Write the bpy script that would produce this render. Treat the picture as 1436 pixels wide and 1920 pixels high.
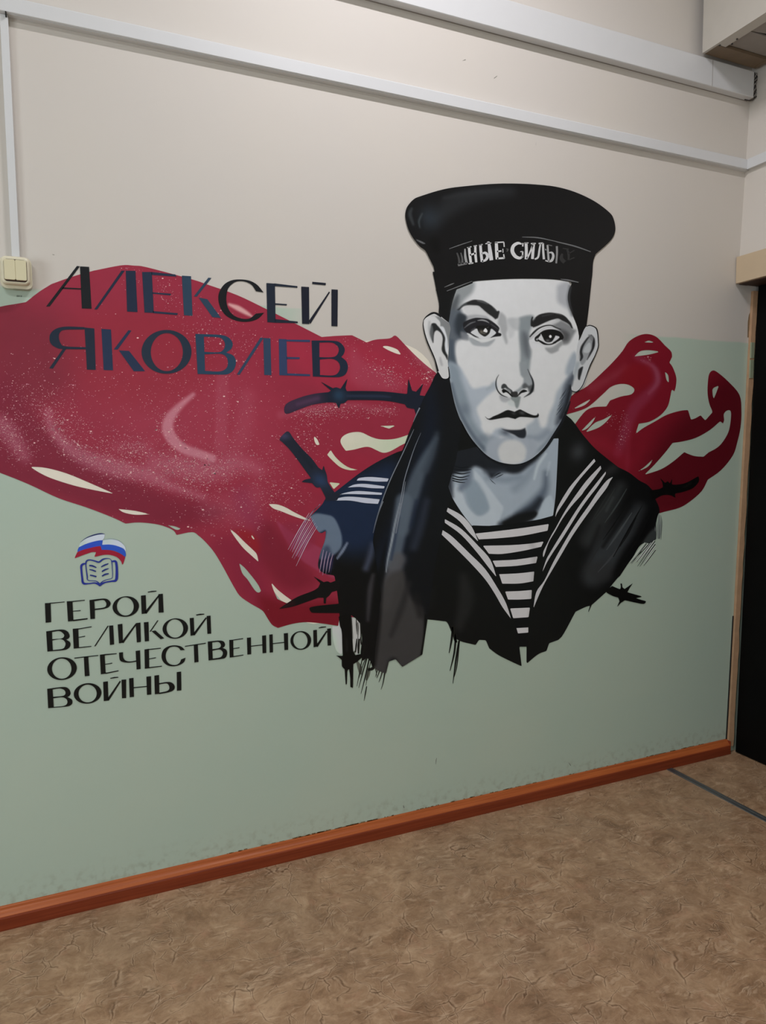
import bpy, bmesh, math, random
import numpy as np
from mathutils import Vector, Matrix
from mathutils.geometry import tessellate_polygon

random.seed(7); rng = np.random.default_rng(7)
for o in list(bpy.data.objects): bpy.data.objects.remove(o)
scene = bpy.context.scene
COL = scene.collection

# ------------------------------------------------------------------ camera
YAW, PIT, ROL = 0.40945921, 0.08255048, -0.00825726
FPX, CAM = 1327.7, np.array([0.0, -2.21716, 1.35])
_f = np.array([math.sin(YAW)*math.cos(PIT), math.cos(YAW)*math.cos(PIT), -math.sin(PIT)])
_r = np.cross(_f, [0, 0, 1]); _r /= np.linalg.norm(_r); _u = np.cross(_r, _f)
_c, _s = math.cos(ROL), math.sin(ROL)
_r, _u = _c*_r+_s*_u, -_s*_r+_c*_u
cam_data = bpy.data.cameras.new('camera'); cam = bpy.data.objects.new('camera', cam_data)
COL.objects.link(cam); scene.camera = cam
cam_data.sensor_fit = 'VERTICAL'; cam_data.sensor_height = 24.0
cam_data.lens = 24.0*FPX/1920.0
cam_data.clip_start = 0.02
M = Matrix.Identity(4)
for i in range(3):
    M[i][0], M[i][1], M[i][2], M[i][3] = _r[i], _u[i], -_f[i], CAM[i]
cam.matrix_world = M

# ------------------------------------------------------------------ world, exposure, lights
w = bpy.data.worlds.new('world'); scene.world = w; w.use_nodes = True
w.node_tree.nodes['Background'].inputs[0].default_value = (0.70, 0.85, 1.0, 1)
w.node_tree.nodes['Background'].inputs[1].default_value = 1.5
scene.view_settings.view_transform = 'Standard'; scene.view_settings.look = 'None'
scene.view_settings.gamma = 1.0; scene.view_settings.use_curve_mapping = False
scene.view_settings.exposure = 0.0

def area(name, loc, rot, sx, sy, power, color):
    d = bpy.data.lights.new(name, 'AREA'); d.shape = 'RECTANGLE'; d.size = sx; d.size_y = sy
    d.energy = power; d.color = color
    o = bpy.data.objects.new(name, d); o.location = loc; o.rotation_euler = rot; COL.objects.link(o)
    return o
LAMP_A = (1.02, -1.00, 3.62)
LAMP_FILL = (-1.20, -2.60, 3.62)  # added far lamp, out of view, fills the lower left wall
area('lamp_light_near', (LAMP_A[0], LAMP_A[1], LAMP_A[2]-0.045), (0, 0, 0), 0.60, 0.06, 27, (0.985, 0.97, 1.03))
area('lamp_fill_far', (LAMP_FILL[0], LAMP_FILL[1], LAMP_FILL[2]-0.045), (0, 0, 0), 1.10, 0.10, 36, (0.94, 1.0, 1.04))
# daylight from the unseen back window, fill from the added left window
area('window_fill_left', (-3.02, -2.5, 1.40), (math.radians(90), 0, math.radians(-90)), 1.5, 1.5, 48, (0.90, 1.0, 1.05))
area('daylight_back', (0.3, -5.02, 1.72), (math.radians(90), 0, 0), 1.9, 1.4, 7, (0.85, 0.95, 1.0))

# ------------------------------------------------------------------ helpers
def tag(o, label=None, cat=None, group=None, kind=None):
    if label: o['label'] = label
    if cat: o['category'] = cat
    if group: o['group'] = group
    if kind: o['kind'] = kind
    return o
def empty(name, loc=(0, 0, 0), label=None, cat=None, group=None):
    o = bpy.data.objects.new(name, None); o.location = loc; o.empty_display_size = 0.05
    COL.objects.link(o); return tag(o, label, cat, group)
def link_mesh(name, me, mat=None, parent=None):
    o = bpy.data.objects.new(name, me)
    if mat: me.materials.append(mat)
    COL.objects.link(o)
    if parent is not None:
        o.parent = parent
        if parent.type == 'EMPTY' or any(parent.location):
            o.matrix_parent_inverse = Matrix.Translation(parent.location).inverted() if parent.parent is None else Matrix.Identity(4)
    return o
def obj(name, bm, mat=None, parent=None):
    me = bpy.data.meshes.new(name); bmesh.ops.recalc_face_normals(bm, faces=bm.faces[:]); bm.to_mesh(me); bm.free()
    return link_mesh(name, me, mat, parent)
def add_box(bm, a, b, bev=0.0, seg=2):
    ret = bmesh.ops.create_cube(bm, size=1.0)
    vs = ret['verts']
    for v in vs:
        v.co = Vector([(a[i]+b[i])/2 + v.co[i]*abs(b[i]-a[i]) for i in range(3)])
    if bev > 0:
        es = list({e for v in vs for e in v.link_edges})
        bmesh.ops.bevel(bm, geom=es, offset=bev, segments=seg, affect='EDGES', profile=0.6)
def box(name, a, b, mat, parent=None, bev=0.0, seg=2):
    bm = bmesh.new(); add_box(bm, a, b, bev, seg); return obj(name, bm, mat, parent)
def add_hull(bm, lo, hi):
    """eight corner prism: lo and hi are lists of four points each"""
    v = [bm.verts.new(p) for p in lo+hi]
    for q in ((0, 1, 2, 3), (7, 6, 5, 4), (0, 4, 5, 1), (1, 5, 6, 2), (2, 6, 7, 3), (3, 7, 4, 0)):
        bm.faces.new([v[i] for i in q])
def add_profile(bm, prof, x0, x1, sub=1, jit=None):
    """closed (y, z) profile swept along x"""
    rows = []
    for k in range(sub+1):
        x = x0+(x1-x0)*k/sub
        rows.append([bm.verts.new((x, y, z)) for y, z in prof])
    n = len(prof)
    for a, b in zip(rows, rows[1:]):
        for i in range(n): bm.faces.new((a[i], a[(i+1) % n], b[(i+1) % n], b[i]))
    bm.faces.new(rows[0][::-1]); bm.faces.new(rows[-1])
def add_tube(bm, pts, rad, n=8):
    rings = []
    pts = [Vector(p) for p in pts]
    for i, p in enumerate(pts):
        t = (pts[min(i+1, len(pts)-1)]-pts[max(i-1, 0)]).normalized()
        a = t.orthogonal().normalized() if i == 0 else (rings_a - t*rings_a.dot(t)).normalized()
        rings_a = a; b = t.cross(a)
        r_ = rad[i] if isinstance(rad, (list, tuple)) else rad
        rings.append([bm.verts.new(p+(a*math.cos(2*math.pi*k/n)+b*math.sin(2*math.pi*k/n))*r_) for k in range(n)])
    for q, s in zip(rings, rings[1:]):
        for k in range(n): bm.faces.new((q[k], q[(k+1) % n], s[(k+1) % n], s[k]))
    bm.faces.new(rings[0][::-1]); bm.faces.new(rings[-1])

# ------------------------------------------------------------------ materials
def lin(c):
    c = np.asarray(c, float)/255.0
    return np.where(c <= 0.04045, c/12.92, ((c+0.055)/1.055)**2.4)
def rgba(c, g=1.0):
    l = lin(c)*g; return (float(l[0]), float(l[1]), float(l[2]), 1.0)
class NT:
    def __init__(s, name):
        s.m = bpy.data.materials.new(name); s.m.use_nodes = True
        s.t = s.m.node_tree; s.b = s.t.nodes['Principled BSDF']
    def n(s, typ, ins=None, **kw):
        nd = s.t.nodes.new(typ)
        for k, v in kw.items(): setattr(nd, k, v)
        for k, v in (ins or {}).items():
            if isinstance(v, bpy.types.NodeSocket): s.t.links.new(v, nd.inputs[k])
            else: nd.inputs[k].default_value = v
        return nd
    def math(s, op, a, b=0.0, c=0.0, clamp=False):
        return s.n('ShaderNodeMath', {0: a, 1: b, 2: c}, operation=op, use_clamp=clamp).outputs[0]
    def mix(s, fac, a, b, blend='MIX'):
        nd = s.n('ShaderNodeMix', data_type='RGBA', blend_type=blend)
        for k, v in ((0, fac), (6, a), (7, b)):
            if isinstance(v, bpy.types.NodeSocket): s.t.links.new(v, nd.inputs[k])
            else: nd.inputs[k].default_value = v
        return nd.outputs[2]
    def ramp(s, fac, stops):
        nd = s.n('ShaderNodeValToRGB', {0: fac}); e = nd.color_ramp.elements
        while len(e) < len(stops): e.new(0.5)
        for i, (p, c) in enumerate(stops):
            e[i].position = p; e[i].color = c if len(c) == 4 else (*c, 1)
        return nd.outputs[0]
    def smooth(s, v, a, b):
        nd = s.n('ShaderNodeMapRange', {0: v, 1: a, 2: b, 3: 0.0, 4: 1.0}, interpolation_type='SMOOTHSTEP'); return nd.outputs[0]
    def noise(s, vec, scale, detail=4, rough=0.5, dist=0.0):
        return s.n('ShaderNodeTexNoise', {'Vector': vec, 'Scale': scale, 'Detail': detail, 'Roughness': rough, 'Distortion': dist}).outputs[0]
    def obj(s): return s.n('ShaderNodeTexCoord').outputs['Object']
    def set(s, color=None, rough=None, bump=None, bstr=0.1, bdist=0.002, spec=None):
        for k, v in (('Base Color', color), ('Roughness', rough), ('Specular IOR Level', spec)):
            if v is None: continue
            if isinstance(v, bpy.types.NodeSocket): s.t.links.new(v, s.b.inputs[k])
            else: s.b.inputs[k].default_value = v
        if bump is not None:
            nd = s.n('ShaderNodeBump', {'Height': bump, 'Strength': bstr, 'Distance': bdist})
            s.t.links.new(nd.outputs[0], s.b.inputs['Normal'])
        return s.m

def plain(name, c, rough=0.5, var=0.06, scale=18, spec=0.5, g=1.0, bstr=0.08):
    t = NT(name); v = t.obj(); n = t.noise(v, scale, 5)
    d = tuple(x*(1-var*2) for x in rgba(c, g)[:3])+(1,)
    return t.set(t.mix(n, d, rgba(c, g)), rough, t.noise(v, scale*12, 3), bstr, 0.001, spec)

def wall_material():
    t = NT('painted_wall'); v = t.obj(); sep = t.n('ShaderNodeSeparateXYZ', {0: v}); X, Z = sep.outputs[0], sep.outputs[2]
    beige, green = rgba((208, 201, 193)), rgba((182, 199, 184))
    # two-tone wall: beige above, green below a straight painted line
    wob = t.math('MULTIPLY', t.noise(v, 6, 2), 0.012)
    up = t.smooth(t.math('ADD', Z, wob), 1.812, 1.822)
    # pale ground rolled out round the painted head
    def blob(cx, cz, rx, rz, soft=0.35):
        dx = t.math('DIVIDE', t.math('SUBTRACT', X, cx), rx); dz = t.math('DIVIDE', t.math('SUBTRACT', Z, cz), rz)
        d = t.math('SQRT', t.math('ADD', t.math('MULTIPLY', dx, dx), t.math('MULTIPLY', dz, dz)))
        return t.math('SUBTRACT', 1.0, t.smooth(d, 1-soft, 1.0))
    m = t.math('MAXIMUM', up, t.math('MAXIMUM', blob(1.02, 1.75, 0.42, 0.34), blob(1.86, 1.74, 0.30, 0.34, 0.6)))
    cloud = t.noise(v, 2.2, 3)
    c = t.mix(m, green, beige)
    c = t.mix(t.math('MULTIPLY', t.smooth(cloud, 0.3, 0.8), 0.10), c, rgba((226, 214, 190)))
    # small scuffs
    sc = t.noise(t.n('ShaderNodeMapping', {'Vector': v, 'Scale': (60, 60, 14)}).outputs[0], 1.0, 2)
    c = t.mix(t.math('MULTIPLY', t.smooth(sc, 0.80, 0.86), 0.35), c, rgba((90, 86, 80)))
    # dirt near the skirting
    low = t.math('MULTIPLY', t.math('SUBTRACT', 1.0, t.smooth(Z, 0.06, 0.16)), t.smooth(t.noise(v, 40, 5), 0.45, 0.75))
    c = t.mix(t.math('MULTIPLY', low, 0.35), c, rgba((120, 105, 80)))
    rough = t.n('ShaderNodeMapRange', {0: m, 3: 0.40, 4: 0.55}).outputs[0]
    bump = t.math('ADD', t.math('MULTIPLY', t.noise(v, 9, 3), 0.6), t.math('MULTIPLY', t.noise(v, 160, 3), 0.04))
    return t.set(c, rough, bump, 0.25, 0.004, 0.35)

def floor_material():
    t = NT('linoleum'); v = t.obj()
    def warped(sc, amt, det=3.0):
        wv = t.n('ShaderNodeTexNoise', {'Vector': v, 'Scale': sc, 'Detail': det}).outputs[1]
        return t.n('ShaderNodeVectorMath', {0: v, 1: t.n('ShaderNodeVectorMath', {0: wv, 'Scale': amt}, operation='SCALE').outputs[0]}, operation='ADD').outputs[0]
    wA, wB = warped(4.0, 0.22, 4.0), warped(8.0, 0.11, 4.0)
    base = t.ramp(t.noise(wA, 10, 10, 0.74, 0.2), [(0.30, rgba((114, 84, 59))), (0.43, rgba((150, 115, 85))), (0.55, rgba((171, 136, 104))), (0.70, rgba((198, 165, 132)))])
    big = t.noise(v, 2.6, 3); base = t.mix(t.math('MULTIPLY', t.smooth(big, 0.40, 0.7), 0.35), base, rgba((134, 110, 88)))
    pk = t.noise(v, 14, 5, 0.65, 0.4); base = t.mix(t.math('MULTIPLY', t.smooth(pk, 0.54, 0.74), 0.4), base, rgba((186, 136, 108)))
    # facets of the crumpled-paper print
    vo = t.n('ShaderNodeTexVoronoi', {'Vector': wB, 'Scale': 13.0}).outputs['Color']
    base = t.mix(0.10, base, t.mix(t.n('ShaderNodeSeparateColor', {0: vo}).outputs[0], rgba((104, 80, 60)), rgba((214, 182, 150))))
    fine = t.noise(wB, 42, 6, 0.7); base = t.mix(t.math('MULTIPLY', t.smooth(fine, 0.50, 0.72), 0.30), base, rgba((112, 84, 62)))
    base = t.mix(t.math('MULTIPLY', t.smooth(fine, 0.50, 0.30), 0.20), base, rgba((204, 174, 144)))
    for q, (rot, sd) in enumerate(((0.45, 3.0), (-0.8, 7.0), (1.25, 11.0), (2.4, 15.0))):
        mp = t.n('ShaderNodeMapping', {'Vector': wB, 'Rotation': (0, 0, rot), 'Location': (sd, sd, 0), 'Scale': (14, 62, 1)}).outputs[0]
        n = t.noise(mp, 1.0, 4, 0.6); on = t.smooth(t.noise(t.n('ShaderNodeMapping', {'Vector': v, 'Location': (sd*2, -sd, 0)}).outputs[0], 7.0, 3), 0.50, 0.60)
        base = t.mix(t.math('MULTIPLY', t.math('MULTIPLY', t.smooth(n, 0.56, 0.66), on), 0.36), base, rgba((104, 74, 52)))
        base = t.mix(t.math('MULTIPLY', t.math('MULTIPLY', t.smooth(n, 0.44, 0.35), on), 0.36), base, rgba((208, 178, 148)))
    # broken crease lines, some with a pale lip
    bump = None
    for k, (sc, seed, wd, src, st) in enumerate(((4.5, 1.0, 0.008, wA, (0.40, 1.5)), (7.0, 4.0, 0.012, wA, (1.5, 0.45)), (11.0, 8.0, 0.018, wB, (0.5, 1.3)), (18.0, 17.0, 0.028, wB, (1.2, 0.6)), (9.0, 25.5, 0.014, wB, (0.40, 1.5)))):
        def crack(off, w_):
            mp = t.n('ShaderNodeMapping', {'Vector': src, 'Rotation': (0, 0, seed), 'Location': (seed+off, seed*1.7+off, 0), 'Scale': (st[0], st[1], 1)}).outputs[0]
            d = t.n('ShaderNodeTexVoronoi', {'Vector': mp, 'Scale': sc}, feature='DISTANCE_TO_EDGE', voronoi_dimensions='2D').outputs['Distance']
            return d, t.math('SUBTRACT', 1.0, t.smooth(d, 0.0, w_))
        mk = t.smooth(t.noise(t.n('ShaderNodeMapping', {'Vector': v, 'Location': (seed*3.1, seed, 0)}).outputs[0], 5.5+sc*0.35, 4, 0.6), 0.49, 0.60)
        d, vd = crack(0.0, wd); vd = t.math('MULTIPLY', vd, mk)
        vl = t.math('MULTIPLY', t.math('MULTIPLY', t.smooth(d, wd*0.8, wd*1.6), t.math('SUBTRACT', 1.0, t.smooth(d, wd*1.6, wd*3.6))), mk)
        base = t.mix(t.math('MULTIPLY', vl, 0.20), base, rgba((222, 194, 164)))
        base = t.mix(t.math('MULTIPLY', vd, 0.62), base, rgba((82, 56, 38)))
        bump = vd if bump is None else t.math('MAXIMUM', bump, vd)
    sp = t.noise(v, 150, 2); base = t.mix(t.math('MULTIPLY', t.smooth(sp, 0.68, 0.74), 0.3), base, rgba((86, 62, 46)))
    return t.set(base, 0.45, t.noise(v, 60, 4), 0.08, 0.001, 0.35)

def skirting_material(name, a, b):
    t = NT(name); v = t.obj()
    st = t.n('ShaderNodeMapping', {'Vector': v, 'Scale': (3, 60, 160)}).outputs[0]
    c = t.ramp(t.noise(st, 1.0, 5, 0.6), [(0.3, rgba(a)), (0.7, rgba(b))])
    return t.set(c, 0.36, t.noise(st, 2.0, 3), 0.05, 0.001, 0.25)

PAINT_GAIN = 1.44
def paint_material(name, rough=0.38, grain=0.05):
    t = NT(name); v = t.obj(); a = t.n('ShaderNodeVertexColor', layer_name='Col').outputs[0]
    n = t.noise(t.n('ShaderNodeMapping', {'Vector': v, 'Scale': (1, 1, 1)}).outputs[0], 26, 4)
    k = t.n('ShaderNodeMapRange', {0: n, 3: 1-grain, 4: 1+grain}).outputs[0]
    c = t.n('ShaderNodeVectorMath', {0: a, 'Scale': k}, operation='SCALE').outputs[0]
    return t.set(c, rough, t.noise(v, 120, 3), 0.08, 0.001, 0.22)

M_wall = wall_material(); M_floor = floor_material(); M_skirt = skirting_material('skirting_brown', (112, 46, 26), (142, 64, 36)); M_skirt_lit = skirting_material('skirting_brown_lit', (158, 78, 38), (190, 104, 56))  # lamp light painted into the skirting: top made lighter, base darker
M_ceil = plain('ceiling_white', (205, 200, 190), 0.7)
M_wall_plain = plain('plain_wall_beige', (196, 188, 172), 0.6)
M_trunk = plain('trunking_white', (214, 214, 214), 0.35, 0.02)
M_cream = plain('switch_cream', (226, 218, 192), 0.30, 0.02)
M_rocker = plain('rocker_cream', (220, 211, 176), 0.28, 0.02)
M_jamb = plain('jamb_peach', (190, 152, 118), 0.6, 0.16, 30)
M_jambg = plain('jamb_green_hinge', (150, 158, 132), 0.5, 0.1, 30)
M_head = plain('header_tan', (204, 182, 152), 0.5, 0.08, 8)
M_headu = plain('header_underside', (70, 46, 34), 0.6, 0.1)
M_door = plain('door_black', (4, 4, 4), 0.6, 0.1, 12, 0.12)
M_dark = plain('gap_black', (10, 9, 8), 0.8)
M_metal = plain('strip_aluminium', (128, 130, 132), 0.35, 0.15, 50); M_metal.node_tree.nodes['Principled BSDF'].inputs['Metallic'].default_value = 0.7
M_duct = plain('duct_panel_beige', (192, 186, 176), 0.5, 0.05)
M_ductb = plain('duct_board_brown', (128, 108, 84), 0.6, 0.2, 12)
M_ductg = plain('duct_inner_grey', (150, 142, 134), 0.6, 0.1)
M_cable = plain('cable_dark', (52, 48, 46), 0.5)
M_cablel = plain('cable_pale', (150, 146, 140), 0.5)
M_plaster = plain('bare_plaster_brown', (142, 116, 84), 0.8, 0.2, 40)
M_paint = paint_material('mural_paint')
M_gloss = paint_material('mural_paint_satin', 0.36, 0.07)
M_lamp = plain('lamp_body_white', (230, 230, 228), 0.4)
M_tube = bpy.data.materials.new('lamp_tube_lit'); M_tube.use_nodes = True
M_tube.node_tree.nodes['Principled BSDF'].inputs['Emission Color'].default_value = (1, 0.95, 0.86, 1)
M_tube.node_tree.nodes['Principled BSDF'].inputs['Emission Strength'].default_value = 2
M_glass = bpy.data.materials.new('window_glass'); M_glass.use_nodes = True
_b = M_glass.node_tree.nodes['Principled BSDF']; _b.inputs['Transmission Weight'].default_value = 1.0; _b.inputs['Roughness'].default_value = 0.0; _b.inputs['IOR'].default_value = 1.02

# ------------------------------------------------------------------ the room
CEIL = 3.75; XW = -3.0; YF = -5.0
S = lambda o: tag(o, kind='structure')
S(box('floor', (XW-0.1, YF-0.1, -0.08), (3.1, 0.1, 0.0), M_floor))
S(box('ceiling', (XW-0.1, YF-0.1, CEIL), (3.1, 0.1, CEIL+0.1), M_ceil))
wb = bmesh.new(); add_box(wb, (XW-0.1, 0.0, 0.0), (3.1, 0.12, CEIL))
S(obj('wall_back', wb, M_wall))
wl = bmesh.new(); LY0, LY1, LZ0, LZ1 = -3.3, -1.7, 0.60, 2.2
for a, b in (((YF, 0), (LY0, CEIL)), ((LY1, 0), (0, CEIL)), ((LY0, 0), (LY1, LZ0)), ((LY0, LZ1), (LY1, CEIL))):
    add_box(wl, (XW-0.12, a[0], a[1]), (XW, b[0], b[1]))
S(obj('wall_left', wl, M_wall_plain))
win = S(empty('fill_window', (XW-0.05, -2.5, LZ0)))  # left window added out of view to fill the wall with cool light
fb = bmesh.new()
for a, b in (((LY0, LZ0), (LY0+0.05, LZ1)), ((LY1-0.05, LZ0), (LY1, LZ1)), ((LY0, LZ0), (LY1, LZ0+0.05)), ((LY0, LZ1-0.05), (LY1, LZ1))):
    add_box(fb, (XW-0.11, a[0], a[1]), (XW-0.06, b[0], b[1]))
obj('window_frame', fb, M_trunk, win)
box('window_pane', (XW-0.09, LY0+0.05, LZ0+0.05), (XW-0.085, LY1-0.05, LZ1-0.05), M_glass, win)
# wall behind the camera, with a window opening
wf = bmesh.new(); WX0, WX1, WZ0, WZ1 = -0.7, 1.3, 0.95, 2.5
for a, b in (((XW, 0), (WX0, CEIL)), ((WX1, 0), (3.1, CEIL)), ((WX0, 0), (WX1, WZ0)), ((WX0, WZ1), (WX1, CEIL))):
    add_box(wf, (a[0], YF-0.1, a[1]), (b[0], YF, b[1]))
S(obj('wall_front', wf, M_wall_plain))
win = S(empty('window_1', (0.3, YF-0.05, WZ0)))
fb = bmesh.new()
for a, b in (((WX0, WZ0), (WX0+0.06, WZ1)), ((WX1-0.06, WZ0), (WX1, WZ1)), ((WX0, WZ0), (WX1, WZ0+0.06)), ((WX0, WZ1-0.06), (WX1, WZ1)), ((0.27, WZ0), (0.33, WZ1))):
    add_box(fb, (a[0], YF-0.08, a[1]), (b[0], YF-0.02, b[1]))
obj('window_frame', fb, M_trunk, win)
box('window_pane', (WX0+0.05, YF-0.055, WZ0+0.05), (0.28, YF-0.05, WZ1-0.05), M_glass, win)
box('window_pane', (0.32, YF-0.055, WZ0+0.05), (WX1-0.05, YF-0.05, WZ1-0.05), M_glass, win)

# right wall: leans a little, stands on the door header; solid again beyond the door
DY1 = -1.02
wr = bmesh.new()
xl = lambda z: 2.612+(z-2.06)*0.0486
add_hull(wr, [(xl(2.06), 0, 2.06), (3.0, 0, 2.06), (3.0, YF, 2.06), (xl(2.06), YF, 2.06)],
         [(xl(CEIL), 0, CEIL), (3.0, 0, CEIL), (3.0, YF, CEIL), (xl(CEIL), YF, CEIL)])
add_box(wr, (2.612, YF, 0), (3.0, DY1, 2.06))
add_box(wr, (2.80, DY1, 0), (3.0, 0.0, 2.06))
S(obj('wall_right', wr, M_wall))

# door in the right wall
door = S(empty('door_1', (2.69, -0.5, 0)))
dl = bmesh.new()
add_hull(dl, [(2.668, -0.020, 0.004), (2.708, -0.020, 0.004), (2.708, -0.96, 0.004), (2.668, -0.96, 0.004)],
         [(2.712, -0.020, 2.05), (2.752, -0.020, 2.05), (2.752, -0.96, 2.05), (2.712, -0.96, 2.05)])
leaf = obj('door_leaf', dl, M_door, door)
for z0, z1 in ((0.12, 0.86), (1.00, 1.90)):
    pb = bmesh.new(); xf = lambda z: 2.668+z*0.0215
    add_hull(pb, [(xf(z0)-0.006, -0.16, z0), (xf(z0)+0.01, -0.16, z0), (xf(z0)+0.01, -0.82, z0), (xf(z0)-0.006, -0.82, z0)],
             [(xf(z1)-0.006, -0.16, z1), (xf(z1)+0.01, -0.16, z1), (xf(z1)+0.01, -0.82, z1), (xf(z1)-0.006, -0.82, z1)])
    obj('door_panel', pb, M_door, leaf)
hb = bmesh.new(); add_tube(hb, [(2.69, -0.86, 1.02), (2.64, -0.86, 1.02), (2.635, -0.86, 1.02), (2.635, -0.76, 1.02)], 0.009, 10)
obj('door_handle', hb, M_metal, leaf)
box('door_frame', (2.62, DY1, 0), (2.79, -0.962, 2.05), M_jamb, door)
# ragged jamb board in the corner, leaning with the door
jb = bmesh.new(); rows = []
N = 46
for k in range(N+1):
    z = 0.03+(2.03-0.03)*k/N
    xa = 2.633+(z-0.05)*0.0298; wd = 0.024+0.0012*math.sin(k*1.9)+random.uniform(-0.0022, 0.0022)
    if z < 0.5: wd += 0.002
    xb = xa+wd
    rows.append([jb.verts.new((xa+random.uniform(-0.0007, 0.0007), -0.001, z)), jb.verts.new((xa, -0.013, z)), jb.verts.new((xb, -0.016, z)), jb.verts.new((xb+0.001, -0.001, z))])
for a, b in zip(rows, rows[1:]):
    for i in range(4): jb.faces.new((a[i], a[(i+1) % 4], b[(i+1) % 4], b[i]))
jb.faces.new(rows[0][::-1]); jb.faces.new(rows[-1])
obj('door_jamb', jb, M_jamb, door)
box('hinge', (2.6835, -0.0185, 1.745), (2.7035, -0.012, 1.812), M_jambg, door, 0.001)
box('hinge', (2.682, -0.0185, 1.660), (2.702, -0.012, 1.738), M_jambg, door, 0.001)
gp = bmesh.new()
add_hull(gp, [(2.627, -0.0035, 0.05), (2.634, -0.0035, 0.05), (2.634, -0.0005, 0.05), (2.627, -0.0005, 0.05)],
         [(2.6445, -0.0035, 0.62), (2.649, -0.0035, 0.62), (2.649, -0.0005, 0.62), (2.6445, -0.0005, 0.62)])
obj('jamb_gap', gp, M_dark, door)
box('door_lintel', (2.66, -0.96, 2.0525), (2.79, -0.002, 2.0598), M_headu, door)

# header box over the door
hd = empty('door_header', (2.62, -0.5, 2.05), 'long tan boxed-in header board above the black doorway', 'header board')
hbm = bmesh.new(); add_box(hbm, (2.594, -1.10, 2.053), (2.6118, -0.004, 2.163), 0.002)
obj('header_board', hbm, M_head, hd)
box('header_underside', (2.612, -1.015, 2.050), (2.659, -0.006, 2.0560), M_headu, hd)

# skirting
sk = bmesh.new()
prof = [(0, 0), (-0.0245, 0), (-0.025, 0.003), (-0.0245, 0.036), (-0.0235, 0.0385), (-0.0215, 0.0395), (-0.0205, 0.0388), (0, 0.0388)]
add_profile(sk, prof, -2.9, 2.632)
tr = S(obj('baseboard_back', sk, M_skirt))
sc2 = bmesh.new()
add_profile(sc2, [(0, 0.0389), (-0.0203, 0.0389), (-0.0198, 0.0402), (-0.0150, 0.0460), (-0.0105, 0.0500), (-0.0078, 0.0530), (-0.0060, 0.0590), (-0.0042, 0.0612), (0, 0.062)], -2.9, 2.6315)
tag(obj('top_slope_lit', sc2, M_skirt_lit, tr), 'sloping skirting top, lamp light painted in as lighter orange-brown')
box('end_cap', (2.6315, -0.0235, 0.0), (2.6335, 0.0, 0.058), M_skirt, tr)
cr = bmesh.new()       # ragged paint line and crumbs on the skirting top
for k in range(150):
    x = random.uniform(0.4, 2.5) if k < 110 else random.uniform(0.62, 0.95); L = random.uniform(0.003, 0.018)
    h = random.uniform(0.0008, 0.0032)
    add_box(cr, (x, -0.0012, 0.0610), (x+L, 0.0, 0.0622+h))
tag(obj('chipped_edge', cr, M_plaster, tr), 'crumbs of chipped paint and filler', kind='stuff')

# bare plaster patch beside the jamb
bp = bmesh.new()
pts = [(2.681, 1.835), (2.688, 1.835), (2.6925, 1.88), (2.694, 1.93), (2.692, 1.942), (2.685, 1.93), (2.680, 1.90)]
v1 = [bp.verts.new((x-0.002, -0.0008, z)) for x, z in pts]; bp.faces.new(v1)
tag(obj('wall_stain', bp, M_plaster), 'brown patch of bare filler on the wall beside the upper door jamb', 'stain')

# aluminium floor strip
fs = empty('floor_strip', (2.27, -0.5, 0), 'narrow grooved aluminium joint strip running across the brown floor', 'floor strip')
a0, a1 = (2.262, -0.024), (2.262+0.012, -4.2)
def strip(name, o0, o1, z, mat):
    b = bmesh.new()
    add_hull(b, [(2.272+o0, -0.023, 0.0), (2.272+o1, -0.023, 0.0), (2.272+o1, -4.5, 0.0), (2.272+o0, -4.5, 0.0)],
             [(2.272+o0+0.001, -0.023, z), (2.272+o1-0.001, -0.023, z), (2.272+o1-0.001, -4.5, z), (2.272+o0+0.001, -4.5, z)])
    return obj(name, b, mat, fs)
strip('side_flange', -0.016, -0.004, 0.0022, M_metal); strip('side_flange', 0.004, 0.014, 0.0030, M_metal)
strip('groove', -0.004, 0.004, 0.0010, M_dark); strip('rib', -0.0015, 0.0015, 0.0026, M_metal)
strip('groove', 0.014, 0.018, 0.0008, M_dark)

# thin cable trunking (raceway) on the mural wall
rw = empty('cable_raceway', (1.2, 0, 2.52), 'thin white plastic cable raceway running the width of the wall above the mural', 'cable raceway')
b = bmesh.new(); add_profile(b, [(0, 2.516), (-0.022, 2.516), (-0.024, 2.518), (-0.024, 2.553), (-0.0225, 2.556), (0, 2.556)], -2.9, 2.632)
obj('raceway_cover', b, M_trunk, rw)
b = bmesh.new(); add_profile(b, [(0, 2.5145), (-0.019, 2.5145), (-0.019, 2.5162), (0, 2.5162)], -2.9, 2.632); obj('raceway_base', b, M_trunk, rw)
box('joint', (-0.1195, -0.0246, 2.507), (-0.1165, -0.010, 2.5168), M_dark, rw)
rv = empty('cable_drop', (-0.123, 0, 2.2), 'short vertical white raceway dropping down to the cream light switch', 'cable raceway')
b = bmesh.new(); add_box(b, (-0.133, -0.014, 1.889), (-0.1135, 0, 2.5145), 0.0015); obj('raceway_cover', b, M_trunk, rv)
rr = empty('side_raceway', (2.62, -0.8, 2.52), 'thin white raceway continuing round the corner onto the right wall', 'cable raceway')
b = bmesh.new()
add_hull(b, [(xl(2.516)-0.018, -0.018, 2.516), (xl(2.516)+0.01, -0.018, 2.516), (xl(2.516)+0.01, -4.0, 2.516), (xl(2.516)-0.018, -4.0, 2.516)],
         [(xl(2.516)-0.018, -0.018, 2.556), (xl(2.556)+0.01, -0.018, 2.556), (xl(2.556)+0.01, -4.0, 2.556), (xl(2.516)-0.018, -4.0, 2.556)])
obj('raceway_cover', b, M_trunk, rr)

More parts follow.
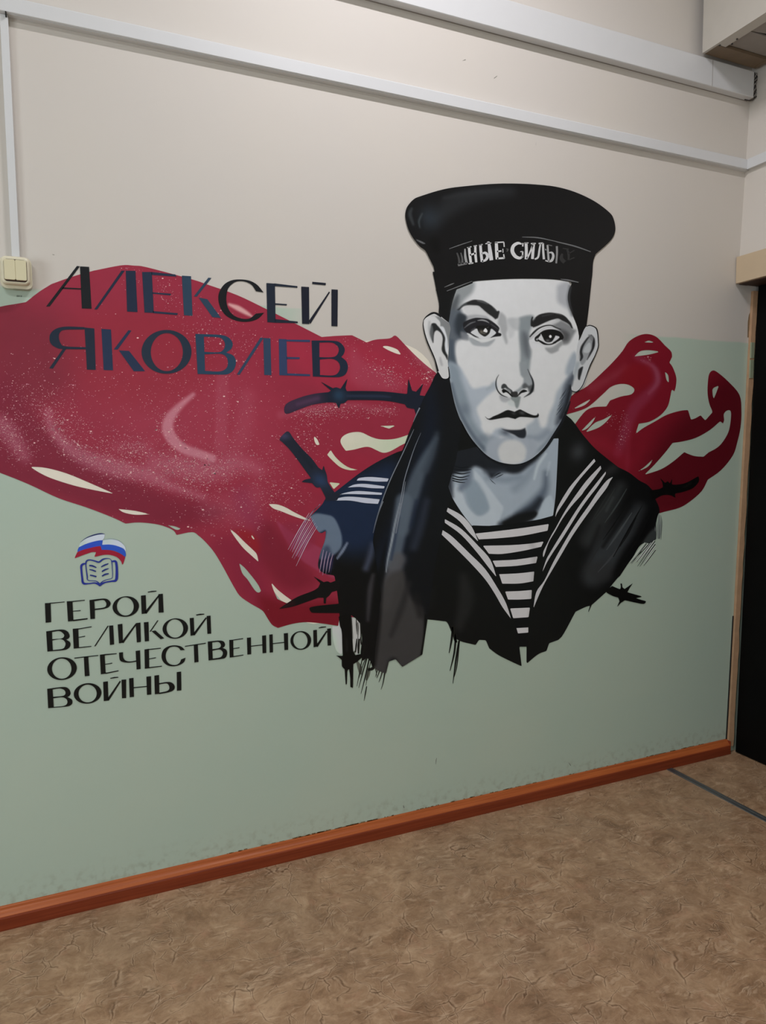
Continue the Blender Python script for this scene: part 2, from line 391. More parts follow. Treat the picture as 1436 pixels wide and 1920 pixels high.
# wide trunking high on the wall
tk = empty('wide_trunking', (1.2, 0, 2.80), 'wide white boxed cable trunking along the top of the wall ending under the beige duct', 'cable trunking')
b = bmesh.new(); add_profile(b, [(-0.001, 2.800), (-0.031, 2.800), (-0.033, 2.802), (-0.033, 2.900), (-0.031, 2.903), (-0.001, 2.903)], -2.9, 2.628)
obj('trunking_body', b, M_trunk, tk)
b = bmesh.new(); add_profile(b, [(-0.0005, 2.7985), (-0.004, 2.7985), (-0.004, 2.8005), (-0.0005, 2.8005)], -2.9, 2.628); obj('shadow_joint', b, M_ductg, tk)
b = bmesh.new(); add_box(b, (2.395, -0.0338, 2.8015), (2.3965, -0.030, 2.9015)); obj('cover_joint', b, M_ductg, tk)
cb = empty('cable_bundle', (2.64, -0.02, 2.83), 'little twist of dark and pale wires hanging out of the end of the wide trunking', 'cables')
for k, (mat, ph) in enumerate(((M_cable, 0), (M_cablel, 2.1), (M_cable, 4.2), (M_cablel, 5.3))):
    b = bmesh.new()
    pts = []
    for i in range(22):
        q = i/21; z = 2.902-0.098*q
        pts.append((2.642+0.006*math.sin(q*16+ph)+0.004*math.sin(q*9), -0.026+0.005*math.cos(q*16+ph), z))
    if k == 0: pts += [(2.636, -0.024, 2.796), (2.622, -0.022, 2.791), (2.60, -0.014, 2.7955)]
    add_tube(b, pts, 0.0021, 8); obj('cable', b, mat, cb)

# boxed duct in the upper corner
dc = empty('ceiling_duct', (2.48, -1.2, 2.91), 'beige boxed-in ceiling duct with an open brown underside in the top right corner', 'duct')
ZB = 2.912
box('side_panel', (2.335, -2.6, ZB), (2.347, -0.036, CEIL), M_duct, dc)
box('end_board', (2.347, -0.100, ZB), (2.628, -0.036, ZB+0.012), M_ductb, dc)
box('rim', (2.347, -2.6, ZB), (2.385, -0.102, ZB+0.010), M_duct, dc)
box('rim_lip', (2.385, -2.6, ZB+0.004), (2.391, -0.102, ZB+0.016), M_ductb, dc)
box('bottom_panel', (2.391, -0.200, ZB+0.010), (2.626, -0.104, ZB+0.016), M_ductg, dc)
b = bmesh.new(); add_hull(b, [(2.391, -2.6, ZB+0.010), (2.626, -2.6, ZB+0.010), (2.626, -0.232, ZB+0.010), (2.391, -0.203, ZB+0.010)],
                          [(2.391, -2.6, ZB+0.016), (2.626, -2.6, ZB+0.016), (2.626, -0.232, ZB+0.016), (2.391, -0.203, ZB+0.016)])
obj('bottom_panel', b, M_ductg, dc)
box('dark_void', (2.391, -0.26, ZB+0.024), (2.626, -0.19, ZB+0.030), M_dark, dc)
box('right_rim', (2.612, -2.6, ZB-0.002), (2.630, -0.05, ZB+0.011), M_ductb, dc)
for (x, y) in ((2.352, -0.104), (2.378, -0.160), (2.389, -0.128)):
    b = bmesh.new(); add_tube(b, [(x, y, ZB-0.003), (x, y, ZB+0.002)], 0.0035, 8); obj('screw', b, M_cable, dc)

# light switch
sw = empty('light_switch', (-0.124, 0, 1.845), 'cream surface-mounted double rocker light switch at the left edge', 'light switch')
def rbox(name, x0, x1, z0, z1, y0, y1, r, mat, inset=0.0, parent=sw):
    b = bmesh.new(); loops = []
    for y, e in ((y0, 0), (y1+inset*(-1 if y1 < y0 else 1)*-1, 0), (y1, inset)):
        lp = []
        for cx, cz, a0 in ((x1-r, z1-r, 0), (x0+r, z1-r, 90), (x0+r, z0+r, 180), (x1-r, z0+r, 270)):
            for k in range(7):
                a = math.radians(a0+15*k); lp.append(b.verts.new((cx+(r-e)*math.cos(a), y, cz+(r-e)*math.sin(a))))
        loops.append(lp)
    n = len(loops[0])
    for p, q in zip(loops, loops[1:]):
        for i in range(n): b.faces.new((p[i], p[(i+1) % n], q[(i+1) % n], q[i]))
    b.faces.new(loops[0][::-1]); b.faces.new(loops[-1])
    o = obj(name, b, mat, parent)
    for p in o.data.polygons: p.use_smooth = len(p.vertices) == 4
    return o
rbox('back_box', -0.1625, -0.0855, 1.803, 1.887, 0.0, -0.024, 0.016, M_cream)
rbox('switch_frame', -0.1590, -0.0900, 1.811, 1.885, -0.024, -0.040, 0.013, M_cream, 0.005)
rbox('rocker_recess', -0.1520, -0.0965, 1.8175, 1.8765, -0.0400, -0.0404, 0.008, M_headu)
rbox('rocker', -0.1512, -0.1244, 1.8215, 1.8748, -0.0400, -0.0450, 0.0035, M_rocker, 0.0008)
rbox('rocker', -0.1241, -0.0975, 1.8215, 1.8748, -0.0400, -0.0450, 0.0035, M_rocker, 0.0008)

# ceiling lamps; the long far one is added as fill
for nm, L, lab, ln in (('ceiling_lamp', LAMP_A, 'short white ceiling lamp close to the painted wall', 0.5), ('ceiling_lamp', LAMP_FILL, 'long white ceiling lamp added out of view as fill, farther back in the corridor', 1.1)):
    e = empty(nm, L, lab, 'lamp')
    box('lamp_body', (L[0]-ln/2-0.03, L[1]-0.06, L[2]+0.02), (L[0]+ln/2+0.03, L[1]+0.06, CEIL), M_lamp, e, 0.004)
    for s in (-1, 1):
        b = bmesh.new(); add_tube(b, [(L[0]-ln/2, L[1]+s*0.035, L[2]), (L[0]+ln/2, L[1]+s*0.035, L[2])], 0.013, 12); obj('lamp_tube', b, M_tube, e)

# ================================================================== THE MURAL
# All of it is flat paint on the wall plane y = 0; the traced outlines are laid out on that plane in metres.
def wall_xz(P):
    """rows of traced picture coordinates -> (x, z) on the wall"""
    P = np.asarray(P, float)
    d = _f[None]+_r[None]*((P[:, 0]-718)/FPX)[:, None]+_u[None]*((960-P[:, 1])/FPX)[:, None]
    t = -CAM[1]/d[:, 1]
    q = CAM[None]+d*t[:, None]
    return q[:, 0], q[:, 2]
CR = dict(A=(740, 320, 3.2636), B=(780, 520, 3.989), C=(780, 680, 3.989), D=(540, 680, 4.4875), E=(520, 940, 4.2235),
          F=(800, 820, 3.1217), G=(0, 460, 3.989), H=(340, 500, 4.2235), I=(60, 980, 4.2235), J=(340, 1140, 4.2235),
          K=(0, 700, 2.7615), L=(1040, 600, 3.626), M=(1100, 1060, 10.257), N=(600, 600, 5.523), O=(360, 920, 4.787),
          Q=(500, 780, 8.975), S=(860, 550, 14.36), T=(980, 570, 13.055), U=(900, 690, 11.967), V=(780, 580, 13.7125),
          W=(1070, 590, 12.0), Z=(840, 440, 5.523), b=(130, 990, 11.967), c=(620, 1100, 7.18), d=(1180, 840, 10.257),
          e=(1120, 920, 9.573), g=(1020, 840, 6.0), f=(820, 840, 5.523), p=(0, 0, 1.0))
def parse(s):
    """'A:x,y[,w][!]' tokens in the sheet named by the letter -> list of (x, y, w, sharp)"""
    out = []; sh = 'p'
    for tk_ in s.split():
        if ':' in tk_:
            sh, tk_ = tk_.split(':')
            if not tk_: continue
        sharp = tk_.endswith('!'); tk_ = tk_.rstrip('!')
        v = [float(q) for q in tk_.split(',')]
        x0, y0, s_ = CR[sh]
        out.append((x0+v[0]/s_, y0+v[1]/s_, (v[2]/s_ if len(v) > 2 else 0.0), sharp))
    return out
def catmull(P, sub):
    P = np.asarray(P, float); n = len(P)
    if n < 3: return P
    Q = np.vstack([2*P[0]-P[1], P, 2*P[-1]-P[-2]]); out = []
    for i in range(1, n):
        a, b_, c_, d_ = Q[i-1], Q[i], Q[i+1], Q[i+2]
        for k in range(sub):
            t = k/sub
            out.append(0.5*((2*b_)+(-a+c_)*t+(2*a-5*b_+4*c_-d_)*t*t+(-a+3*b_-3*c_+d_)*t**3))
    out.append(P[-1]); return np.array(out)
def closed(s, sub=4):
    L = parse(s) if isinstance(s, str) else s
    P = [q[:2] for q in L]; sh = [q[3] for q in L]; n = len(P)
    if not any(sh):
        P = P[-2:]+P+P[:3]
        C_ = catmull(P, sub); return C_[2*sub:2*sub+n*sub]
    k0 = sh.index(True); P = P[k0:]+P[:k0]; sh = sh[k0:]+sh[:k0]; P.append(P[0]); sh.append(True)
    out = []; seg = [P[0]]
    for p_, h in zip(P[1:], sh[1:]):
        seg.append(p_)
        if h:
            c_ = catmull(seg, sub) if len(seg) > 2 else np.array(seg)
            out.extend(c_[:-1]); seg = [p_]
    return np.array(out)
def poly(s):
    return np.array([q[:2] for q in parse(s)])
def sdf(pg, X, Y):
    """signed distance (positive inside) of points to a closed polygon"""
    d2 = np.full(X.shape, 1e12); ins = np.zeros(X.shape, bool)
    n = len(pg)
    for i in range(n):
        ax, ay = pg[i]; bx, by = pg[(i+1) % n]; ex, ey = bx-ax, by-ay; L = ex*ex+ey*ey
        if L < 1e-9: continue
        wx, wy = X-ax, Y-ay
        t = np.clip((wx*ex+wy*ey)/L, 0, 1)
        dx, dy = wx-ex*t, wy-ey*t
        np.minimum(d2, dx*dx+dy*dy, out=d2)
        if ay != by:
            cnd = ((ay <= Y) & (by > Y)) | ((by <= Y) & (ay > Y))
            xi = ax+(Y-ay)*ex/ey
            ins ^= cnd & (X < xi)
    d = np.sqrt(d2); return np.where(ins, d, -d)
def sstep(x): x = np.clip(x, 0, 1); return x*x*(3-2*x)
# ---- painting operations, evaluated on the vertices of a patch
def op_poly(s, col, alpha=1.0, soft=2.0, smooth=True):
    pg = closed(s) if smooth else poly(s)
    lo, hi = pg.min(0)-soft, pg.max(0)+soft
    def run(X, Y):
        a = alpha*sstep((sdf(pg, X, Y)+soft)/(2*soft)); return a
    return lo, hi, run, np.array(col, float)
def op_stroke(s, col, alpha=1.0, soft=1.0, fade=0.0):
    L = parse(s); P = catmull([q[:3] for q in L], 4) if len(L) > 2 else np.array([q[:3] for q in L])
    lo = P[:, :2].min(0)-P[:, 2].max()-soft; hi = P[:, :2].max(0)+P[:, 2].max()+soft
    def run(X, Y):
        best = np.full(X.shape, -1e9); n = len(P)-1
        for i in range(n):
            ax, ay, aw = P[i]; bx, by, bw = P[i+1]; ex, ey = bx-ax, by-ay; LL = ex*ex+ey*ey+1e-9
            t = np.clip(((X-ax)*ex+(Y-ay)*ey)/LL, 0, 1)
            dd = (aw+(bw-aw)*t)/2-np.hypot(X-ax-ex*t, Y-ay-ey*t)
            np.maximum(best, dd, out=best)
        return alpha*sstep((best+soft)/(2*soft))
    return lo, hi, run, np.array(col, float)
def op_blob(s, rx, ry, rot, col, alpha=1.0):
    (cx, cy, _, _), = parse(s)
    R_ = 2.2*max(rx, ry)
    def run(X, Y):
        c_, s_ = math.cos(rot), math.sin(rot); u = ((X-cx)*c_+(Y-cy)*s_)/rx; v = (-(X-cx)*s_+(Y-cy)*c_)/ry
        return alpha*np.exp(-(u*u+v*v)*1.2)
    return np.array([cx-R_, cy-R_]), np.array([cx+R_, cy+R_]), run, np.array(col, float)
def paint(X, Y, base, ops):
    C_ = np.tile(np.array(base, float), (len(X), 1))
    for lo, hi, run, col in ops:
        m = (X > lo[0]) & (X < hi[0]) & (Y > lo[1]) & (Y < hi[1])
        if not m.any(): continue
        a = run(X[m], Y[m])[:, None]
        C_[m] = C_[m]*(1-a)+col*a
    return C_
def set_colors(me, C_, gain=None):
    L = lin(C_)*(PAINT_GAIN if gain is None else gain)
    A = np.ones((len(L), 4), np.float32); A[:, :3] = L
    at = me.color_attributes.new('Col', 'FLOAT_COLOR', 'POINT'); at.data.foreach_set('color', A.ravel())
LAY = 0.00035
def patch(name, outline, base, ops=(), layer=1, step=2.0, holes=(), mat=None, parent=None, kind=None):
    pg = closed(outline) if isinstance(outline, str) else outline
    lo = pg.min(0)-step; hi = pg.max(0)+step
    xs = np.arange(lo[0], hi[0]+step, step); ys = np.arange(lo[1], hi[1]+step, step)
    GX, GY = np.meshgrid(xs, ys); sh = GX.shape
    D_ = sdf(pg, GX.ravel(), GY.ravel())
    for h in holes:
        hp = closed(h) if isinstance(h, str) else h
        m = (GX.ravel() > hp[:, 0].min()-30) & (GX.ravel() < hp[:, 0].max()+30) & (GY.ravel() > hp[:, 1].min()-30) & (GY.ravel() < hp[:, 1].max()+30)
        D_[m] = np.minimum(D_[m], -sdf(hp, GX.ravel()[m], GY.ravel()[m]))
    D_ = D_.reshape(sh); I = D_ > 0
    idx = -np.ones(sh, int); idx[I] = np.arange(I.sum())
    V = [tuple(q) for q in np.column_stack([GX[I], GY[I]])]
    full = I[:-1, :-1] & I[1:, :-1] & I[:-1, 1:] & I[1:, 1:]
    F = np.column_stack([idx[:-1, :-1][full], idx[:-1, 1:][full], idx[1:, 1:][full], idx[1:, :-1][full]]).tolist()
    anyc = I[:-1, :-1] | I[1:, :-1] | I[:-1, 1:] | I[1:, 1:]
    edge = {}
    def cross(a, b_):
        key = (a, b_) if a < b_ else (b_, a)
        if key not in edge:
            (i, j), (k, l) = key; da, db = D_[i, j], D_[k, l]; t = min(max(da/(da-db), 0.03), 0.97)
            edge[key] = len(V); V.append((GX[i, j]+(GX[k, l]-GX[i, j])*t, GY[i, j]+(GY[k, l]-GY[i, j])*t))
        return edge[key]
    for i, j in zip(*np.nonzero(anyc & ~full)):
        cs = [(i, j), (i, j+1), (i+1, j+1), (i+1, j)]; f_ = []
        for q in range(4):
            a, b_ = cs[q], cs[(q+1) % 4]
            if I[a]: f_.append(int(idx[a]))
            if I[a] != I[b_]: f_.append(cross(a, b_))
        if len(f_) >= 3: F.append(f_)
    P = np.array(V); x, z = wall_xz(P)
    me = bpy.data.meshes.new(name)
    me.from_pydata(np.column_stack([x, np.full(len(x), -LAY*layer), z]).tolist(), [], F)
    set_colors(me, paint(P[:, 0], P[:, 1], base, ops))
    o = link_mesh(name, me, mat or M_paint, parent)
    if kind: o['kind'] = kind
    return o
def flat(name, loops_list, col, layer, parent=None, mat=None, ops=(), kind=None):
    """crisp flat polygons; loops_list: list of shapes, each a list of loops (outer, holes...)"""
    V, F = [], []
    for loops in loops_list:
        tri = tessellate_polygon([[Vector((p_[0], p_[1], 0)) for p_ in lp] for lp in loops])
        base = len(V)
        for lp in loops: V.extend([tuple(p_) for p_ in lp])
        F.extend([[base+a for a in t] for t in tri])
    P = np.array(V, float); x, z = wall_xz(P)
    me = bpy.data.meshes.new(name); me.from_pydata(np.column_stack([x, np.full(len(x), -LAY*layer), z]).tolist(), [], F)
    set_colors(me, paint(P[:, 0], P[:, 1], col, ops))
    o = link_mesh(name, me, mat or M_paint, parent)
    if kind: o['kind'] = kind
    return o
def ribbon(s, sub=5):
    L = parse(s) if isinstance(s, str) else s
    P = catmull([q[:3] for q in L], sub) if len(L) > 2 else np.array([q[:3] for q in L])
    t = np.gradient(P[:, :2], axis=0); t /= np.linalg.norm(t, axis=1)[:, None]+1e-9
    nn = np.column_stack([-t[:, 1], t[:, 0]])*P[:, 2:3]/2
    return np.vstack([P[:, :2]+nn, (P[:, :2]-nn)[::-1]])
def ink(name, strokes, col, layer, parent=None, mat=None, kind=None, cols=None):
    V, F, C_ = [], [], []
    for k, s in enumerate(strokes):
        R_ = ribbon(s); n = len(R_)//2; b0 = len(V); V.extend(R_.tolist())
        for i in range(n-1): F.append((b0+i, b0+i+1, b0+2*n-2-i, b0+2*n-1-i))
        C_.extend([cols[k] if cols else col]*(2*n))
    P = np.array(V); x, z = wall_xz(P)
    me = bpy.data.meshes.new(name); me.from_pydata(np.column_stack([x, np.full(len(x), -LAY*layer), z]).tolist(), [], F)
    set_colors(me, np.array(C_, float))
    o = link_mesh(name, me, mat or M_paint, parent)
    if kind: o['kind'] = kind
    return o
def wall_empty(name, px, label, cat, group=None):
    x, z = wall_xz([px]); return empty(name, (float(x[0]), 0, float(z[0])), label, cat, group)

# ------------------------------------------------------------------ red cloth, left of the figure
RED = (136, 40, 58)
left_flag = ("p:-60,592! G:0,460 110,440 195,425! 290,350 385,290! 540,235 700,190! 905,150 1000,152 1100,165 1436,255 H:200,140 440,225 660,330 890,445 1110,557! "
             "1230,548 1350,543! N:480,232! 540,212 600,200 720,190 768,160! 800,175 900,280 1000,380 1100,470 1200,550 p:830,715! p:830,1150! p:700,1160! "
             "c:120,400! 100,528! O:1150,1190 1020,1180 900,1195 770,1232! 720,1205 680,1150 640,1085 600,1055! 520,1010 430,945 380,870 330,780 270,670 200,555 130,470 60,405 0,372 "
             "I:1145,97! 1110,55 1000,15 K:720,772 650,778! 580,745 450,695 300,645 150,575 0,515 p:-60,866!")
left_slits = ["K:155,483! 240,490 350,520 470,570 595,625! 480,603 380,580 270,545 205,515", "K:612,702! 700,712 778,730! 700,732 640,720",
    "K:865,785! 905,792 938,805! 912,810", "O:340,342! 400,390 470,460 540,525 580,570 597,640! 530,580 460,515 400,440 355,375",
    "O:422,650! 470,690 530,760 590,840 620,900! 595,915 560,890 500,800 450,740", "O:707,820! 760,880 820,930 895,985! 850,1010! 765,972! 730,890",
    "O:685,120! 760,122 840,150 920,195 1080,275! 990,255 900,225 800,185 730,160", "O:527,392! 550,415 568,450! 540,425",
    "N:635,272! 700,270 790,300 820,330 838,360! 780,345 700,310",
    "D:440,660 460,620 520,590 610,585 700,625 780,645 900,640 1030,600! 1010,660 940,700 860,745 800,758 740,735 690,712 640,710 560,730 485,742! 455,700",
    "D:358,735! 400,795 460,850 520,885 593,900! 520,905 440,880 370,820 328,775!", "D:215,615! 245,645 265,690! 240,692 222,660",
    "D:770,532! 850,530 915,525! 850,555!", "D:345,1005! 440,1015! 383,1065!"]
lf = wall_empty('painted_cloth', (300, 800), 'large swirling crimson cloth painted on the wall behind the lettering, left of the sailor', 'painting')
PK = (176, 112, 128)
flag_ops = [
    op_poly("p:-60,560 60,570 150,620 140,720 60,760 -60,740", (112, 34, 48), 0.85, 45), op_poly("p:0,700 80,790 160,850 300,920 420,960 300,990 100,930 -20,880", (112, 30, 48), 0.9, 22),
    op_poly("p:200,700 420,690 520,760 520,900 420,900 250,820", (148, 52, 70), 0.6, 50), op_poly("p:130,600 300,580 420,680 300,760 160,740", (134, 36, 50), 0.7, 40),
    op_poly("p:520,640 700,650 800,700 780,740 600,720", (152, 42, 62), 0.7, 25), op_poly("p:600,850 720,860 700,900 640,930 560,900", (142, 36, 56), 0.7, 20),
    op_stroke("K:1000,110,20 930,170,34 880,230,50 868,290,60 900,350,56 960,395,50 1040,420,44 1100,440,40", (196, 146, 156), 0.62, 4.5),
    op_stroke("K:-40,240,80 20,280,90 80,360,80 130,430,50", PK, 0.42, 14), op_stroke("K:250,200,30 270,290,40 360,390,60 470,450,80 600,490,90 760,530,70 900,590,40 1050,640,24", PK, 0.5, 11),
    op_stroke("K:600,380,50 760,390,60", PK, 0.18, 14), op_stroke("K:800,470,90 950,490,110 1100,500,110 1250,470,70 1340,500,40", PK, 0.42, 18),
    op_stroke("K:1150,20,60 1150,200,60 1140,380,60", PK, 0.16, 6), op_stroke("K:1280,120,70 1260,300,90 1200,420,70", PK, 0.14, 14),
    op_stroke("K:1320,640,100 1250,700,160 1100,700,120", PK, 0.20, 22), op_stroke("O:450,60,160 500,200,180 620,330,120 760,560,60", (130, 46, 74), 0.5, 20),
    op_poly("O:640,300 760,330 900,520 1100,800 900,900 700,760 560,520", (112, 28, 44), 0.85, 16), op_poly("O:300,420 560,460 640,760 760,1180 500,1000 330,720 200,500", (118, 30, 52), 0.6, 22),
    op_poly("O:600,950 900,1000 1330,1000 1330,1230 760,1250", (108, 20, 32), 0.9, 14), op_poly("O:390,360 520,370 600,470 590,560 480,460", (136, 28, 36), 0.8, 7),
    op_poly("O:760,280 900,380 1090,480 1200,560 1150,700 1280,745 1280,790 1100,700 930,570", (146, 62, 92), 0.55, 3.0), op_poly("O:820,300 1000,300 1110,420 1060,520 900,520 820,400", (128, 40, 62), 0.6, 6),
    op_stroke("D:-60,440,60 150,390,60 330,370,50 560,360,40 880,410,30", (168, 92, 108), 0.30, 7), op_poly("N:330,300 460,430 640,500 820,620 840,720 500,730 300,600", (152, 66, 84), 0.5, 12),
    op_stroke("N:900,260,20 1000,380,50 1150,520,60", (158, 84, 100), 0.5, 6), op_stroke("H:380,300,20 450,330,40 520,370,30 560,395,10", (205, 165, 160), 0.85, 3),
]
patch('cloth', left_flag, RED, flag_ops, 2, 1.9, left_slits, M_gloss, lf)
# pale ground left showing round the slits
patch('pale_ground', "p:-50,640 60,610 160,560 250,520 440,570 600,640 740,640 815,700 830,900 700,1080 620,1160 560,1160 490,1080 425,1010 372,990 300,975 235,971 160,938 60,896 0,874 -50,862", (205, 198, 184),
      [op_blob('p:760,840', 90, 60, 0, (178, 190, 164), 0.9), op_blob('p:640,900', 60, 60, 0, (180, 186, 150), 0.6)], 1, 12, (), M_paint, lf)
def specks(name, n, arcs, pg, holes, parent, layer, cols):
    C0 = []; V = []; F = []
    pts = []
    for (s, sd, m) in arcs:
        P = catmull([q[:2] for q in parse(s)], 8)
        k = rng.integers(0, len(P)-1, m); t = rng.random(m)[:, None]
        q = P[k]*(1-t)+P[k+1]*t+rng.normal(0, sd, (m, 2)); pts.append(q)
    pts = np.vstack(pts); ok = (sdf(pg, pts[:, 0], pts[:, 1]) > 2) & (rng.random(len(pts)) < 0.8)
    for h in holes: ok &= sdf(closed(h), pts[:, 0], pts[:, 1]) < -1
    pts = pts[ok]
    for x, y in pts:
        r_ = 0.45+0.55*rng.random()**3+(1.0 if rng.random() < 0.02 else 0); a = rng.random()*6.28; b0 = len(V)
        for k in range(5): V.append((x+r_*1.3*math.cos(a+k*1.257), y+r_*math.sin(a+k*1.257)*0.8))
        F.append(tuple(range(b0, b0+5))); C0.extend([cols[rng.integers(len(cols))]]*5)
    P = np.array(V); x, z = wall_xz(P); me = bpy.data.meshes.new(name)
    me.from_pydata(np.column_stack([x, np.full(len(x), -LAY*layer), z]).tolist(), [], F); set_colors(me, np.array(C0, float))
    return tag(link_mesh(name, me, M_paint, parent), 'fine spray of pale paint flecks', kind='stuff')
LFP = closed(left_flag)
specks('paint_flecks', 0, [("K:-10,240 60,330 130,430", 16, 700), ("K:60,100 250,200 400,330 560,440 760,520", 26, 1500), ("K:260,230 360,390 550,460 760,530 1050,640", 11, 1300),
    ("K:600,370 780,400", 14, 400), ("K:820,480 1000,490 1200,500", 18, 1500), ("K:880,200 880,320 1000,400", 16, 400), ("K:200,60 600,120 1000,60 1300,120", 40, 600),
    ("K:1150,150 1200,400 1350,500", 30, 400), ("H:60,480 200,480 420,620 620,740", 26, 420), ("G:900,180 1250,300 1260,480", 14, 160), ("D:150,430 430,410 900,410", 7, 650),
    ("D:60,450 200,560 160,760", 22, 300), ("N:460,480 700,560 850,680", 12, 260), ("N:900,380 1100,560 1150,640", 10, 180), ("Q:60,500 150,900 200,1300 600,1350", 18, 330),
    ("O:60,20 400,60 800,40", 30, 420), ("O:0,200 300,240 700,250", 30, 260), ("K:0,150 500,300 1400,300", 90, 700), ("N:300,250 500,250", 18, 90)],
    LFP, left_slits, lf, 3, [(184, 124, 134), (172, 112, 124), (212, 172, 170), (164, 98, 112)])

# ------------------------------------------------------------------ red cloth, right of the figure
right_flag = ("L:75,645! 110,520 220,450 330,350 400,280 460,210 500,150 560,110 625,95 690,115 750,175 790,215 797,250! 778,290! 800,320 825,390 822,450 812,487! 795,475 785,520 770,580 740,625 700,660 640,692 570,705! "
              "548,775! 600,735 680,690 760,645 850,618 905,612! 925,678! 955,668 990,648! 1022,683! 1060,640! 1070,622 1050,570 1038,500 1040,420 1048,370 1068,345 1100,352 1180,420 1255,510 1268,620 1262,730 1240,830 1210,920 1130,1020 1040,1085! "
              "1000,1160 930,1225 850,1275 740,1305 690,1320! 600,1250! 500,1150! 300,1000! 80,720!")
right_slits = ["L:60,640! 80,642! 180,612 240,580 330,500 380,455 440,435 500,440 540,470 520,505 450,520 375,547! 350,588! 270,592 220,610 180,650 128,720! 60,720!",
    "L:113,610! 180,570 250,533! 200,580", "L:283,650! 240,690 178,755! 215,740 250,705", "L:398,637! 330,675 270,700 205,765! 290,735 340,700",
    "L:605,152! 640,140 680,155!", "L:540,248! 580,212 640,205 718,215! 640,235", "L:748,352! 770,375 775,428! 758,405", "L:1115,445! 1075,465 1072,500 1078,538! 1095,500",
    "L:607,1053! 680,980 750,900 800,835! 870,825 960,800 1050,750 1110,700 1125,688! 1142,705! 1150,680 1148,640 1170,615 1195,620 1195,680 1180,760 1140,830 1100,870 1045,900! 1010,930! 950,925 900,908 880,898! 800,965 720,1015",
    "L:673,937! 640,970 600,1005 540,1043! 600,1015 640,990"]
rf = wall_empty('painted_cloth', (1200, 800), 'torn dark red cloth tail painted on the wall to the right of the sailor', 'painting')
patch('cloth', right_flag, (112, 20, 34), [op_poly("L:800,700 1300,300 1300,1100 700,1350 600,1100", (78, 13, 22), 0.9, 30), op_stroke("L:560,250,40 640,310,60 690,400,60 640,500,70 540,600,80 480,750,70 430,900,60", (132, 58, 84), 0.42, 7),  # darker right end: partly its own paint, partly fading light painted in
    op_stroke("L:600,280,16 680,330,30 700,420,30 640,500,14", (150, 90, 110), 0.4, 4), op_stroke("L:250,460,60 350,410,50 480,330,40", (136, 58, 70), 0.45, 10), op_poly("L:500,310 640,310 660,420 560,470 440,420", (118, 20, 30), 0.8, 8),
    op_stroke("L:150,800,40 350,850,60 480,960,60", (132, 26, 44), 0.5, 14), op_poly("L:480,720 520,700 500,1040 480,1040", (134, 40, 60), 0.3, 4)],
    2, 1.9, right_slits, M_gloss, rf)
specks('paint_flecks', 0, [("L:480,620 470,760 430,860", 5, 60), ("L:600,270 650,270", 3, 20), ("L:380,640 480,750", 10, 50)], closed(right_flag), right_slits, rf, 3, [(186, 130, 140), (170, 110, 122)])

# ------------------------------------------------------------------ the sailor
sl = wall_empty('painted_portrait', (950, 800), 'black and white wall portrait of a young sailor in cap and striped vest', 'painting')
BLK = (13, 13, 14)
jacket = ("p:900,740 p:1000,760 L:75,645 190,780 280,880 430,1000! d:0,480 180,620 330,700 430,800! 480,950 560,1120 580,1240! e:1090,420 1062,520 1050,640 1055,780 1052,870! 1010,900 930,950! 850,935 780,970 720,1040 640,1180 540,1320 400,1532! "
          "F:1110,830 1050,905! 960,985! 930,992 870,1020! 800,1150 770,1185! 715,1205! 700,1250! 650,1270 583,1325! 583,1225! 541,1225! 555,1340! 500,1315 420,1275 365,1235! 345,1187! 305,1185! 285,1215! 190,1190 150,1150 120,1085 90,1075 0,1065! "
          "c:1230,905! 960,1000! 780,960! 640,1100 560,1090! 530,1000 480,960 430,1000! 400,900 420,700 395,500! 340,430! 270,380! 120,420! 105,230! O:1300,900! 1280,780 1270,760! 1180,740 1130,680 1150,560 1190,450 1200,360! 1150,380 1100,320 1060,230! 1160,130 1190,80! Q:980,1420! 1000,1330! 1140,1285! D:470,1030 600,930 740,840 900,760 960,740! p:815,720!")
